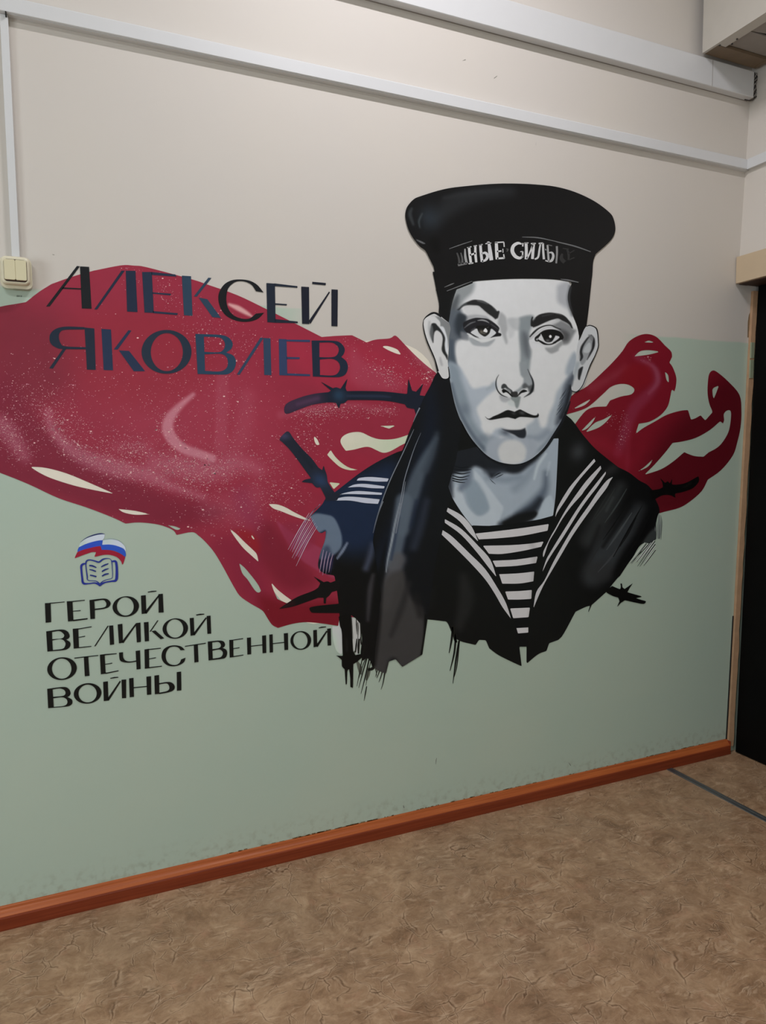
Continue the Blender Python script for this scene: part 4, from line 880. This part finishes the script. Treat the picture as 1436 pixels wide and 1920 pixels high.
# hair and cap
patch('hair', "B:120,-40! 135,30 150,110 168,200 165,265! 200,310 240,342! 252,270 272,170 300,92! 420,45! 420,-40!", (17, 18, 19), [op_stroke("B:300,100,10 272,180,14 255,260,10", (60, 64, 66), 0.7, 3)], 9.5, 1.5, (), M_gloss, sl)
patch('hair', "B:1120,-40! 1160,50! 1140,90 1130,150 1140,210 1168,280 1200,370 1214,440! 1212,485! 1240,420 1270,368! 1285,250 1300,110 1315,-40!", (15, 15, 16), [op_stroke("B:1150,70,14 1138,160,16 1160,260,10", (70, 73, 76), 0.7, 3)], 9.5, 1.5, (), M_gloss, sl)
CAPOPS = [op_stroke("A:250,300,60 350,210,110 500,150,90 700,130,60", (34, 36, 38), 0.8, 14), op_blob("A:210,290", 22, 26, 0, (36, 42, 48), 0.9), op_stroke("A:100,235,14 90,270,22 110,330,14", (56, 60, 62), 0.7, 2.5), op_stroke("A:165,265,8 145,310,10 150,350,6", (66, 74, 76), 0.7, 1.5),
          op_stroke("A:300,170,20 450,140,26 650,120,16", (44, 46, 48), 0.5, 5), op_stroke("A:130,425,4 160,440,10 180,448,4", (120, 122, 124), 0.8, 1.0), op_stroke("A:240,440,60 250,480,40", (9, 9, 9), 0.7, 8)]
cap = patch('sailor_cap', "A:62,260 75,220 110,180 150,160 300,115 450,95 600,83 720,81 850,86 980,100 1100,133 1220,190 1310,258 1336,300 1346,360 1330,410 1290,455 1225,512! 1210,560 1205,640 1195,705! 1120,690 1080,684 980,668 850,663 700,664 560,672 470,682 385,712 300,745! 250,740! 243,640 235,590! 205,530 183,490 150,465 110,415 80,360 64,300", (17, 17, 18), CAPOPS, 11, 1.9, (), M_gloss, sl)
for s in ("A:330,480,3 400,455,5 470,432,3", "A:775,408,3 870,412,7 960,430,5 1000,440,6 1100,465,8 1195,498,5", "A:300,715,3 340,698,7 360,690,3", "A:315,738,4 400,705,6 470,678,3", "A:1010,665,3 1060,672,9 1120,685,5"):
    ink('band_edge', [s], (96, 97, 98), 12, cap)
# band lettering, worn away at both ends
def strokes_letter(strs, col, cols=None): return ink('band_letter', strs, col, 12.5, cap, cols=cols)
strokes_letter(["Z:85,190,14 105,250,20 112,310,26", "Z:125,190,12 140,250,18 142,305,24", "Z:168,150,14 172,230,24 186,300,26", "Z:95,318,26 140,308,26 190,300,20"], (104, 104, 104), [(66, 66, 66), (84, 84, 84), (140, 140, 140), (98, 98, 98)])
strokes_letter(["Z:210,130,26 218,210,28 230,300,26", "Z:275,120,22 276,200,26 285,290,24", "Z:220,215,18 278,195,18", "Z:190,138,10 235,128,10", "Z:258,122,10 292,116,10", "Z:205,305,12 255,296,12"], (186, 186, 186))
strokes_letter(["Z:328,105,26 334,190,28 345,285,28", "Z:342,200,14 380,192,26 402,225,30 385,262,26 345,282,16", "Z:400,92,22 415,90,26 428,180,40 442,268,38", "Z:380,98,10 440,90,10", "Z:312,112,10 350,104,10"], (184, 184, 186))
strokes_letter(["Z:492,82,30 496,170,34 500,258,30", "Z:478,85,14 570,80,12", "Z:500,178,14 545,172,16", "Z:560,150,10 562,190,8", "Z:500,250,18 575,245,20", "Z:570,80,12 574,130,12", "Z:568,205,12 575,250,14"], (186, 186, 186))
strokes_letter(["Z:595,150,10 612,158,16 600,180,8"], (74, 74, 74))
strokes_letter(["Z:768,90,12 766,125,16", "Z:755,100,14 715,92,28 670,120,34 658,175,38 690,228,36 740,245,26 765,215,12", "Z:740,180,8 765,178,12", "Z:765,178,16 764,240,14"], (188, 188, 188))
strokes_letter(["Z:800,88,30 803,170,30 800,258,28", "Z:878,95,30 872,170,30 866,255,28", "Z:808,250,20 835,200,16 870,110,16", "Z:782,90,10 825,88,10", "Z:850,96,12 900,94,12"], (186, 186, 186))
strokes_letter(["Z:890,258,16 925,235,20 938,160,20 950,95,14", "Z:930,95,16 975,92,16", "Z:975,92,20 978,180,22 985,258,24", "Z:1000,150,4 1006,165,8"], (178, 178, 178))
strokes_letter(["Z:1022,110,18 1028,190,20 1034,275,22", "Z:1035,190,12 1068,190,20 1082,225,26 1065,270,26 1030,282,16", "Z:1000,270,12 1040,285,14", "Z:1022,108,10 1070,118,8", "Z:1118,122,22 1120,200,20 1112,300,18"], (168, 168, 168), [(150,)*3, (170,)*3, (176,)*3, (90,)*3, (120,)*3])
strokes_letter(["Z:1175,200,20 1165,250,40 1200,290,40", "Z:1180,145,10 1240,155,14", "Z:1225,160,20 1240,200,24 1240,265,20", "Z:1240,200,10 1300,165,12", "Z:1250,262,10 1300,240,12"], (44, 44, 44))

# ------------------------------------------------------------------ dry-brush ends of the figure
WP, MP = (146, 118, 150), (196, 196, 196)
st, cs = [], []
for k in range(9):
    x = 1050+k*9; y = 200+k*15; L_ = 1.0-0.05*(k % 4)
    st.append("O:%.0f,%.0f,3 %.0f,%.0f,7 %.0f,%.0f,2" % (x, y, x-90, y+150, x-190*L_, y+(330+14*(k % 3))*L_)); cs.append((150, 110, 145) if k % 2 else (178, 160, 178))
for x, y in ((1150, 120), (1135, 135)): st.append("O:%d,%d,3 %d,%d,5 %d,%d,3" % (x, y, x-60, y+60, x-125, y+150)); cs.append((150, 140, 165))
for k in range(8):
    x = 1165+k*14; st.append("O:%d,%d,3 %d,%d,7 %d,%d,2" % (x+15, 530+6*k, x-6, 640, x-22, 735+(k % 3)*12)); cs.append((158, 134, 160) if k % 2 == 0 else (44, 38, 70))
ink('dry_brush_lines', st, WP, 4, sl, kind='stuff', cols=cs)
st, cs = [], []
for k, (x, y, x2, y2) in enumerate(((850, 930, 575, 1290), (905, 945, 610, 1310), (960, 930, 690, 1275), (1015, 890, 730, 1270), (1030, 935, 760, 1290), (1035, 990, 790, 1310), (1042, 1050, 830, 1320))):
    st.append("e:%d,%d,10 %d,%d,14 %d,%d,5" % (x, y, (x+x2)/2, (y+y2)/2, x2, y2)); cs.append((206, 208, 206))
for k, (x, y, x2, y2) in enumerate(((875, 950, 610, 1310), (925, 955, 590, 1300), (985, 910, 700, 1280), (1030, 905, 712, 1360), (1035, 960, 755, 1360), (1040, 1060, 825, 1350))):
    st.append("e:%d,%d,12 %d,%d,13 %d,%d,4" % (x, y, (x+x2)/2, (y+y2)/2, x2, y2)); cs.append((40, 46, 46))
st.append("e:1100,420,10 1105,560,60 1098,700,80 1096,860,50"); cs.append((118, 126, 122)); st.append("e:1130,440,6 1150,560,14 1145,700,12 1136,880,5"); cs.append((92, 100, 96)); st.append("e:1110,600,4 1105,860,8"); cs.append((150, 156, 152)) 
ink('dry_brush_lines', st, MP, 4, sl, kind='stuff', cols=cs)
drips = ["c:460,790,14 410,1030,12 350,1340,5", "c:485,960,16 430,1150,14 375,1360,5", "c:520,950,18 470,1180,16 405,1440,5", "c:540,1000,10 500,1150,8 470,1330,4", "c:482,1340,12 465,1430,14 447,1535,4", "c:470,960,10 430,1060,9 365,1260,4",
         "c:625,1120,10 612,1170,8 600,1215,4", "c:655,1130,12 635,1190,8 615,1230,4", "c:690,1150,14 670,1220,12 645,1285,4", "c:725,1160,18 705,1280,12 676,1385,4", "c:600,1090,12 610,1150,6 625,1225,3",
         "c:590,1060,24 560,1100,40 500,1120,30", "F:150,1110,10 145,1180,12 130,1262,4", "F:170,1150,12 160,1260,10 135,1366,4", "F:188,1190,10 170,1300,10 152,1440,3", "F:190,1190,6 176,1330,6 160,1400,3",
         "F:960,980,8 945,1020,3", "F:150,1100,16 165,1180,16 175,1200,8"]
ink('paint_drips', drips, (20, 20, 18), 4, sl, kind='stuff')
patch('pale_smear', "c:20,530! 95,530 105,420! 130,440 150,600 152,760 150,900 120,900 70,850 30,700", (184, 186, 186), [op_blob('c:30,760', 10, 20, 0, (178, 194, 180), 1.0), op_blob('c:60,880', 8, 10, 0, (178, 194, 180), 1.0)], 1.5, 2.0, (), M_paint, sl)
patch('pale_smear', "c:270,400! 300,420 345,440 395,500! 400,760 380,900 310,880 290,700", (178, 178, 176), (), 1.5, 2.0, (), M_paint, sl)
ink('smudges', ["c:350,1000,24 390,1090,60 400,1180,30", "c:520,1090,40 500,1180,50 480,1260,20", "c:300,880,60 320,900,60"], (84, 88, 78), 2.2, sl, kind='stuff')

# ------------------------------------------------------------------ barbed wire strands
def wire(px, label, shapes, col, ops=(), layer=7):
    e = wall_empty('painted_wire', px, label, 'painting', None)
    return patch('strand', shapes, col, ops, layer, 1.3, (), M_gloss, e), e
TEAL = (36, 56, 76)
wire((660, 740), 'dark painted barbed wire strand curving under the large capitals, topmost of the strands', "D:-20,350 100,293 220,262 340,248! 360,235! 265,155! 375,215! 405,208 440,220! 500,130! 482,212! 492,240! 600,238 800,243 980,262! 1000,262! 1010,130! 1042,235! 1075,245! 1137,173! 1105,275! 1190,285! 1190,380! 1110,390! 1080,460! 1060,390! 1000,380! 980,350! 850,325 700,315 500,315! 470,340 440,345! 428,390! 402,338! 330,335 200,355 100,390 -20,430", (24, 29, 42),
     [op_poly("D:-40,300 250,240 260,360 -40,450", (80, 50, 74), 0.6, 18), op_blob("D:425,275", 14, 13, 0, TEAL, 0.95), op_stroke("D:500,280,20 760,282,24 860,290,10", (38, 46, 66), 0.8, 2.5), op_stroke("D:80,350,30 250,300,30", (84, 56, 82), 0.5, 4)], 5)
wire((560, 860), 'dark painted barbed wire strand running steeply down to the sailor\'s striped shoulder', "Q:215,390 300,285 370,265 450,380 600,560 750,710 870,870! 930,910! 955,825! 975,900! 1010,1000 1030,1120 1140,1285! 1250,1290! 1180,1420! 980,1430! 985,1370 900,1200! 830,1200 760,1130! 580,1110! 640,1070 745,1050! 650,920 520,740 380,560 260,440", (30, 34, 46),
     [op_blob("Q:900,1080", 18, 13, 0.7, (40, 56, 84), 0.95), op_blob("Q:290,340", 12, 8, 0, (66, 62, 92), 0.7), op_stroke("Q:560,600,60 760,860,60", (24, 30, 40), 0.7, 3)], 5)
_, e3 = wire((580, 1120), 'two short black barbed wire strands painted on the cloth at the sailor\'s lower left', "O:775,1062! 850,1010 950,950 1080,900 1130,870! 1150,830! 1085,765! 1180,820! 1215,813 1240,825! 1320,795! 1320,890! 1250,910! 1230,940 1203,962! 1200,1012! 1180,1012! 1180,960! 1130,960! 1020,1000 900,1040", (17, 15, 16), [op_stroke("O:780,1060,20 900,1010,40", (60, 16, 24), 0.5, 5)], 5)
patch('strand', "O:1052,1055 1075,1042 1150,1030 1300,1015! 1330,1010! 1330,1098! 1100,1096 1065,1085", (15, 14, 14), (), 5, 1.3, (), M_gloss, e3)
wire((1255, 915), 'black barbed wire strand painted over the dark red cloth beside the sailor\'s right shoulder', "d:380,815! 560,790 640,750! 625,660! 570,560! 680,672! 730,640 770,680! 790,640! 825,550! 812,640! 810,700! 900,705 1050,680 1180,620 1320,540! 1335,620 1280,710 1180,790 1000,850 880,872! 868,900! 885,962! 800,912! 700,900 600,920 440,1010!", (9, 8, 8), [op_stroke("d:1010,760,12 1080,740,20 1180,670,14", (34, 30, 26), 0.8, 2)], 5)
wire((1165, 1113), 'short black barbed wire strand on green paint, right of the jacket hem', "M:350,500! 480,395! 560,430 640,460! 650,400 640,352! 670,345! 680,420! 720,455! 800,400 885,338! 820,430! 775,515! 860,540 1070,600! 940,630! 1000,650 1140,690! 1090,740 950,720 730,670! 650,720! 570,805! 625,690! 600,620! 500,590 400,540!", (10, 9, 9), (), 5)
_, e6 = wire((655, 1200), 'vertical black painted wire with a knot and ragged end, right of the third slogan line', "c:105,400! 120,520 145,600 155,800 160,930! 60,925! 100,945 145,985! 150,1070 185,1110! 200,1320! 215,1310! 222,1130! 245,1100! 260,1220! 262,1350! 298,1360! 302,1040! 350,1010 410,960! 420,900! 330,920! 300,870! 290,700 280,500 270,360!", (10, 10, 10), [op_stroke("c:210,700,16 215,860,24", (30, 30, 30), 0.8, 3)], 5)
ink('dry_brush_lines', ["c:340,430,8 345,520,14 350,640,4", "c:362,480,8 366,560,10 362,700,5", "c:400,480,20 405,640,14 400,760,6", "c:350,700,14 340,790,20 330,880,16", "c:380,700,24 372,800,30 370,900,20", "c:400,680,14 410,780,14", "c:280,400,4 288,560,5 296,700,3", "c:270,1230,10 285,1290,12 292,1365,5"], (26, 26, 24), 5.5, e6, kind='stuff')

# ------------------------------------------------------------------ lettering
def X(s):  # one loop
    return poly(s) if '!' not in s and not s.endswith('~') else closed(s)
def ell(sheet, cx, cy, rx, ry, rot=0.0, n=44):
    x0, y0, s_ = CR[sheet]
    return np.array([(x0+(cx+rx*math.cos(a)*math.cos(rot)-ry*math.sin(a)*math.sin(rot))/s_, y0+(cy+rx*math.cos(a)*math.sin(rot)+ry*math.sin(a)*math.cos(rot))/s_) for a in [2*math.pi*k/n for k in range(n)]])
def SM(s): return closed(s, 5)
def letter(e, shapes, col, ops=(), layer=4):
    out = []
    for sh in shapes:
        if isinstance(sh, str): out.append([poly(sh)])
        else: out.append(list(sh))
    return flat('letter', out, col, layer, e, M_gloss, ops)
INK, INK_SHEEN, TL = (22, 23, 26), (30, 38, 56), (52, 72, 92)  # bluish tones put reflected daylight into the colour of the black capitals
t1 = wall_empty('painted_lettering', (365, 555), 'upper of the two large lines of dark display capitals, across the red cloth\'s top edge', 'lettering')
letter(t1, ["G:345,458 575,155 597,158 372,458", "G:598,158 666,162 685,475 612,473", "G:470,315 608,322 608,332 462,326"], INK)
letter(t1, ["G:705,480 908,190 933,190 727,480", "G:940,190 1013,192 1028,500 950,496"], INK_SHEEN)
letter(t1, ["G:1062,200 1135,200 1150,506 1080,503", "G:1130,200 1310,218 1320,235 1134,222", "G:1138,352 1280,362 1275,375 1140,362", "G:1140,492 1330,508 1325,522 1148,508"], (34, 44, 62))
letter(t1, ["H:3,72 76,76 88,390 20,385", "H:213,88 237,90 122,238 98,235", "H:135,245 205,258 315,408 245,400"], (40, 58, 76))
letter(t1, [[SM("H:650,205! 590,195! 560,150 520,125 470,115 420,125 375,165 358,220 358,290 380,350 420,390 480,412 540,410 590,372! 655,365! 610,410 550,433 480,437 410,420 350,385 310,330 292,260 300,200 340,140 400,108 470,102 540,112 600,145")]], INK)
letter(t1, ["H:672,130 740,135 745,445 680,440", "H:735,133 918,155 918,168 738,155", "H:740,290 835,297 833,308 742,302", "H:740,415 920,435 922,448 745,445"], (30, 36, 48))
letter(t1, ["H:948,158 1010,162 1012,455 955,452", "H:1168,197 1175,205 1020,455 1008,430", "H:1187,180 1238,183 1235,473 1187,471", "H:1035,120 1143,130 1142,148 1035,138"], (28, 30, 40))
t2 = wall_empty('painted_lettering', (370, 660), 'lower of the two large lines of black display capitals with a bluish reflection painted in, wholly on the red cloth', 'lettering')
letter(t2, [[SM("G:632,612! 500,608 430,620 385,650 370,690 380,735 420,765 470,776 642,778! 640,762! 490,756 455,735 440,690 450,650 490,632 632,630!")], "G:470,774 495,775 395,922 368,920", "G:632,615 705,622 716,932 650,930"], (28, 36, 50))
letter(t2, ["G:758,625 830,630 845,935 775,933", "G:960,635 983,638 880,780 850,780", "G:888,786 965,790 1085,942 1000,942"], (32, 44, 68))
letter(t2, [[ell('G', 1245, 797, 187, 164), ell('G', 1247, 799, 120, 142)[::-1]]], (32, 42, 56))
def Bh(outer, holes): return [SM(outer)]+[SM(h)[::-1] for h in holes]
letter(t2, [Bh("H:110,533! 300,540 370,560 405,605 395,650 355,680! 410,705 432,755 415,815 370,850 300,855 128,850!", ["H:178,555! 290,560 330,580 345,620 330,660 290,678 182,675!", "H:183,695! 300,690 350,710 368,755 355,805 300,830 187,825!"])], (36, 58, 78))
letter(t2, ["H:437,855 625,562 650,565 462,855", "H:648,565 705,568 712,860 655,858"], (44, 60, 82))
letter(t2, ["H:770,572 832,575 838,862 775,860", "H:830,578 1018,580 1018,598 832,592", "H:832,715 937,718 935,732 832,732", "H:835,845 1018,852 1018,868 838,862"], (46, 58, 88))
letter(t2, [Bh("H:1030,585! 1200,587 1260,605 1292,650 1285,690 1265,715! 1305,750 1318,800 1300,850 1260,872 1200,876 1040,870!", ["H:1092,602! 1190,602 1235,630 1245,665 1225,705 1180,718 1092,717!", "H:1095,735! 1190,730 1240,755 1255,800 1235,845 1190,862 1097,858!"])], (30, 38, 54))
K2 = (17, 18, 17)
def line(px, word, which, letters):
    e = wall_empty('painted_lettering', px, 'word %s in thin and thick black capitals, %s line under the emblem' % (word, which), 'lettering')
    for L_ in letters: letter(e, L_, K2)
    return e
def ring(sh, a, b, c_, d, e_, f_, g, h): # outer extents, inner extents
    return [ell(sh, (a+b)/2, (c_+d)/2, (b-a)/2, (d-c_)/2, -0.12), ell(sh, (e_+f_)/2, (g+h)/2, (f_-e_)/2, (h-g)/2, -0.12)[::-1]]
line((195, 1140), 'ГЕРОЙ', 'first', [
    ["I:102,637 147,634 152,787 108,792", "I:140,634 258,624 258,630 140,642"],
    ["I:275,622 320,620 328,778 285,782", "I:316,620 418,610 418,617 318,628", "I:320,698 385,692 385,699 320,704", "I:325,768 440,755 440,765 326,780"],
    [Bh("I:455,612! 560,600 600,608 622,635 610,665 570,682 497,692! 498,760! 462,763!", ["I:493,622! 560,612 583,627 588,650 570,670 497,681!"])],
    [ring('I', 637, 847, 582, 745, 672, 805, 590, 735)],
    ["I:862,577 900,573 905,718 868,722", "I:1000,572 1008,580 905,722 893,705", "I:1000,565 1035,562 1042,710 1002,712", "I:915,547 950,539 985,538 985,545 918,553"]])
line((240, 1190), 'ВЕЛИКОЙ', 'second', [
    [Bh("I:112,860! 230,845 280,860 298,895 290,915 270,925! 300,945 303,975 280,1000 240,1010 122,1020!", ["I:158,865! 215,858 245,875 255,895 235,915 160,922!", "I:160,932! 230,922 262,945 262,975 240,998 165,1008!"])],
    ["I:322,840 366,836 372,993 330,997", "I:362,838 472,820 472,827 366,845", "I:368,905 420,895 420,902 369,911", "I:370,985 470,975 470,982 372,993"],
    ["I:492,978 598,815 607,817 502,978", "I:610,815 642,812 650,963 617,968"],
    ["I:678,805 715,800 720,950 688,955", "I:818,800 826,808 722,955 712,940", "I:820,795 858,790 862,943 830,948"],
    ["I:885,788 922,785 926,937 893,940", "I:992,772 1000,774 940,862 930,862", "I:945,858 975,852 1047,915 1018,922"],
    [ring('I', 1033, 1235, 757, 918, 1065, 1197, 765, 910)],
    ["I:1248,755 1280,752 1285,890 1255,895", "I:1375,748 1383,755 1287,892 1275,878", "I:1382,738 1413,735 1418,878 1388,880", "I:1298,727 1330,720 1363,720 1363,727 1300,735"]])
line((355, 1225), 'ОТЕЧЕСТВЕННОЙ', 'third', [
    [ring('I', 120, 355, 1065, 1245, 158, 312, 1075, 1235)],
    ["I:335,1068 525,1047 525,1054 335,1076", "I:410,1062 445,1058 455,1212 418,1216"],
    ["I:537,1045 575,1040 583,1195 545,1200", "I:572,1040 670,1033 670,1040 575,1050", "I:578,1118 635,1108 635,1115 578,1124", "I:580,1188 685,1168 685,1176 582,1197"],
    [[SM("I:688,1028! 720,1025! 722,1065 740,1090 775,1098 825,1090! 825,1100! 770,1108 720,1103 695,1085")], "I:820,1015 855,1010 860,1158 828,1162"],
    ["I:890,1003 925,998 928,1152 893,1156", "I:920,1000 1020,990 1020,997 922,1008", "I:925,1075 980,1065 980,1072 925,1082", "I:926,1143 1028,1132 1028,1139 927,1152"],
    [[SM("I:1210,1008! 1175,1010! 1160,990 1130,981 1090,988 1065,1020 1058,1060 1070,1100 1100,1122 1140,1125 1168,1108 1180,1082! 1215,1068! 1205,1100 1170,1125 1120,1137 1070,1128 1035,1095 1025,1050 1040,1005 1080,978 1130,970 1180,980")]],
    ["I:1210,975 1375,950 1375,958 1210,982", "I:1280,965 1312,960 1318,1102 1285,1107"],
    [Bh("J:208,265! 290,257 330,262 345,285 340,305 325,315! 355,330 362,360 350,390 320,402 215,415!", ["J:243,272! 290,268 310,285 310,305 290,318 245,325!", "J:245,337! 300,328 325,345 325,370 305,390 248,400!"])],
    ["J:378,252 410,250 412,388 382,392", "J:408,250 488,238 488,245 409,257", "J:410,318 460,310 460,317 411,324", "J:411,380 490,368 490,375 411,388"],
    ["J:518,235 550,232 552,365 522,368", "J:548,298 642,288 642,295 549,305", "J:638,218 670,215 672,355 642,358"],
    ["J:695,210 722,207 725,350 698,353", "J:721,278 814,268 814,275 722,285", "J:810,200 843,197 845,330 815,333"],
    [ring('J', 862, 1027, 182, 330, 885, 998, 190, 322)],
    ["J:1043,175 1072,172 1075,305 1046,310", "J:1147,178 1155,185 1077,310 1067,292", "J:1153,163 1183,160 1185,295 1157,297", "J:1085,155 1110,147 1145,145 1145,152 1087,160"]])
line((215, 1295), 'ВОЙНЫ', 'fourth and last', [
    [Bh("I:120,1315! 240,1300 285,1310 305,1345 298,1368 280,1380! 315,1400 318,1430 295,1450 250,1458 128,1468!", ["I:163,1320! 220,1312 255,1325 265,1350 245,1370 167,1378!", "I:168,1390! 240,1382 275,1400 278,1430 250,1450 172,1458!"])],
    [ring('I', 330, 550, 1270, 1432, 368, 512, 1282, 1422)],
    ["I:563,1260 600,1255 605,1408 568,1412", "I:695,1250 703,1258 607,1410 597,1392", "I:708,1243 745,1240 745,1388 712,1390", "I:618,1229 650,1221 683,1220 683,1227 620,1235"],
    ["I:768,1232 803,1228 807,1378 773,1382", "I:802,1302 910,1292 910,1300 804,1310", "I:905,1218 942,1215 944,1360 910,1363"],
    ["I:968,1210 1005,1205 1008,1355 972,1358", Bh("I:1003,1270! 1080,1260 1115,1272 1130,1298 1120,1325 1080,1343 1006,1357!", ["I:1006,1280! 1062,1272 1083,1288 1086,1315 1065,1333 1008,1345!"]), "I:1145,1182 1180,1178 1182,1327 1147,1330"]])

# ------------------------------------------------------------------ emblem: tricolour over an open book
em = wall_empty('painted_emblem', (190, 1050), 'small emblem of a waving white, blue and red flag over an open blue book', 'emblem')
patch('white_stripe', "b:250,322! 330,250 450,190 600,145 740,130 800,135! 780,220 750,268! 600,300 450,340 320,390 210,432!", (188, 196, 208), [op_blob("b:300,370", 12, 10, 0, (172, 190, 180), 0.8)], 3, 1.2, (), M_paint, em)
patch('white_stripe', "b:755,270! 850,245 950,245 1080,275 1170,330 1250,430 1275,540! 1240,490 1200,450 1050,400 900,372 735,378!", (186, 194, 208), [op_blob("b:850,300", 12, 8, 0, (176, 192, 188), 0.8)], 3, 1.2, (), M_paint, em)
patch('blue_stripe', "b:215,430! 350,365 500,315 650,280 750,272! 735,375! 900,370 1050,395 1200,455 1250,520 1268,600 1252,650! 1150,575 1000,510 850,490 725,490! 700,405! 600,420 450,450 300,490 178,542! 190,480", (42, 78, 176), [op_blob("b:450,420", 14, 5, -0.3, (52, 60, 176), 0.6)], 3.5, 1.0, (), M_paint, em)
patch('red_stripe', "b:178,540! 300,490 450,450 600,415 702,404! 725,490! 850,490 1000,515 1150,580 1254,650! 1215,780 1185,828! 1160,750 1090,670 1000,625 880,600 750,605 600,640 560,642! 602,540! 500,542 350,592 220,640 116,682! 140,620", (142, 26, 48), (), 3.7, 1.0, (), M_paint, em)
NV = (34, 44, 128)
ink('outline', ["b:250,320,5 350,240,14 480,180,24 620,140,28 720,127,26 798,138,6"], (40, 46, 92), 4, em)
ink('outline', ["b:765,268,5 850,248,9 960,245,10 1080,272,9 1150,312,7 1208,362,3"], (112, 130, 138), 4, em)
ink('book_cover', ["b:375,795,26 310,808,44 268,850,50 270,950,44 285,1100,44 312,1235,50 420,1247,30 560,1233,30 640,1255,44 682,1300,24", "b:950,748,30 1035,750,50 1060,850,54 1065,980,58 1060,1120,62 1030,1180,52 950,1192,36 820,1215,30 740,1245,40 682,1300,24"], NV, 4, em)
ink('book_pages', ["b:368,830,22 375,760,34 410,722,30 480,717,28 580,742,32 665,762,36 750,702,32 850,682,18 920,700,12 952,770,20 962,900,15 968,1050,14 950,1125,13 830,1160,15 740,1200,18 682,1250,28 600,1192,18 420,1172,17 400,1080,28 382,950,24 368,830,22"], (36, 50, 124), 4.2, em)
for s in ("b:445,838,30 520,850,36 605,888,22", "b:448,930,18 520,945,30 595,975,30", "b:460,1055,26 530,1070,32 605,1090,34", "b:712,872,22 790,830,32 875,798,22", "b:728,978,26 800,935,34 882,905,14", "b:730,1080,26 800,1040,36 882,1022,26"):
    ink('text_line', [s], (32, 44, 110), 4.2, em)

# tiny stamp under the switch and a few scratches in the wall paint
sm = wall_empty('wall_stamp', (36, 555), 'tiny smudged grey stamp on the green paint just under the light switch', 'mark')
flat('stamp_mark', [[poly("p:31.2,553.6 33.4,553.5 33.3,556.9 31.3,557")], [poly("p:33.8,553.8 35.8,553.7 35.6,556.8 33.9,556.9")], [poly("p:36.2,554 37.6,554 37.5,556.4 36.3,556.5")], [poly("p:38.6,553.8 41.2,554 41,557 38.8,556.8")]], (104, 116, 106), 1, sm)
sc_ = wall_empty('wall_scratches', (820, 1430), 'few fine dark scratches in the wall paint low down and above the raceway', 'mark')
tag(ink('scratch', ["p:818.5,1421,0.6 817.5,1426,1 816.8,1433,0.5", "p:756,1510,0.8 757,1514,1.2 758,1513,0.6", "p:1066,1430,0.5 1069,1434,1.2 1070,1436,0.5", "p:867,114,0.4 873,112,1.0", "p:926,147,1 930,144,1 932,142,0.5", "p:98,477,0.5 102,478,1.0", "p:1415,453.6,0.8 1421,454,1.3"], (92, 92, 84), 1, sc_), kind='stuff')
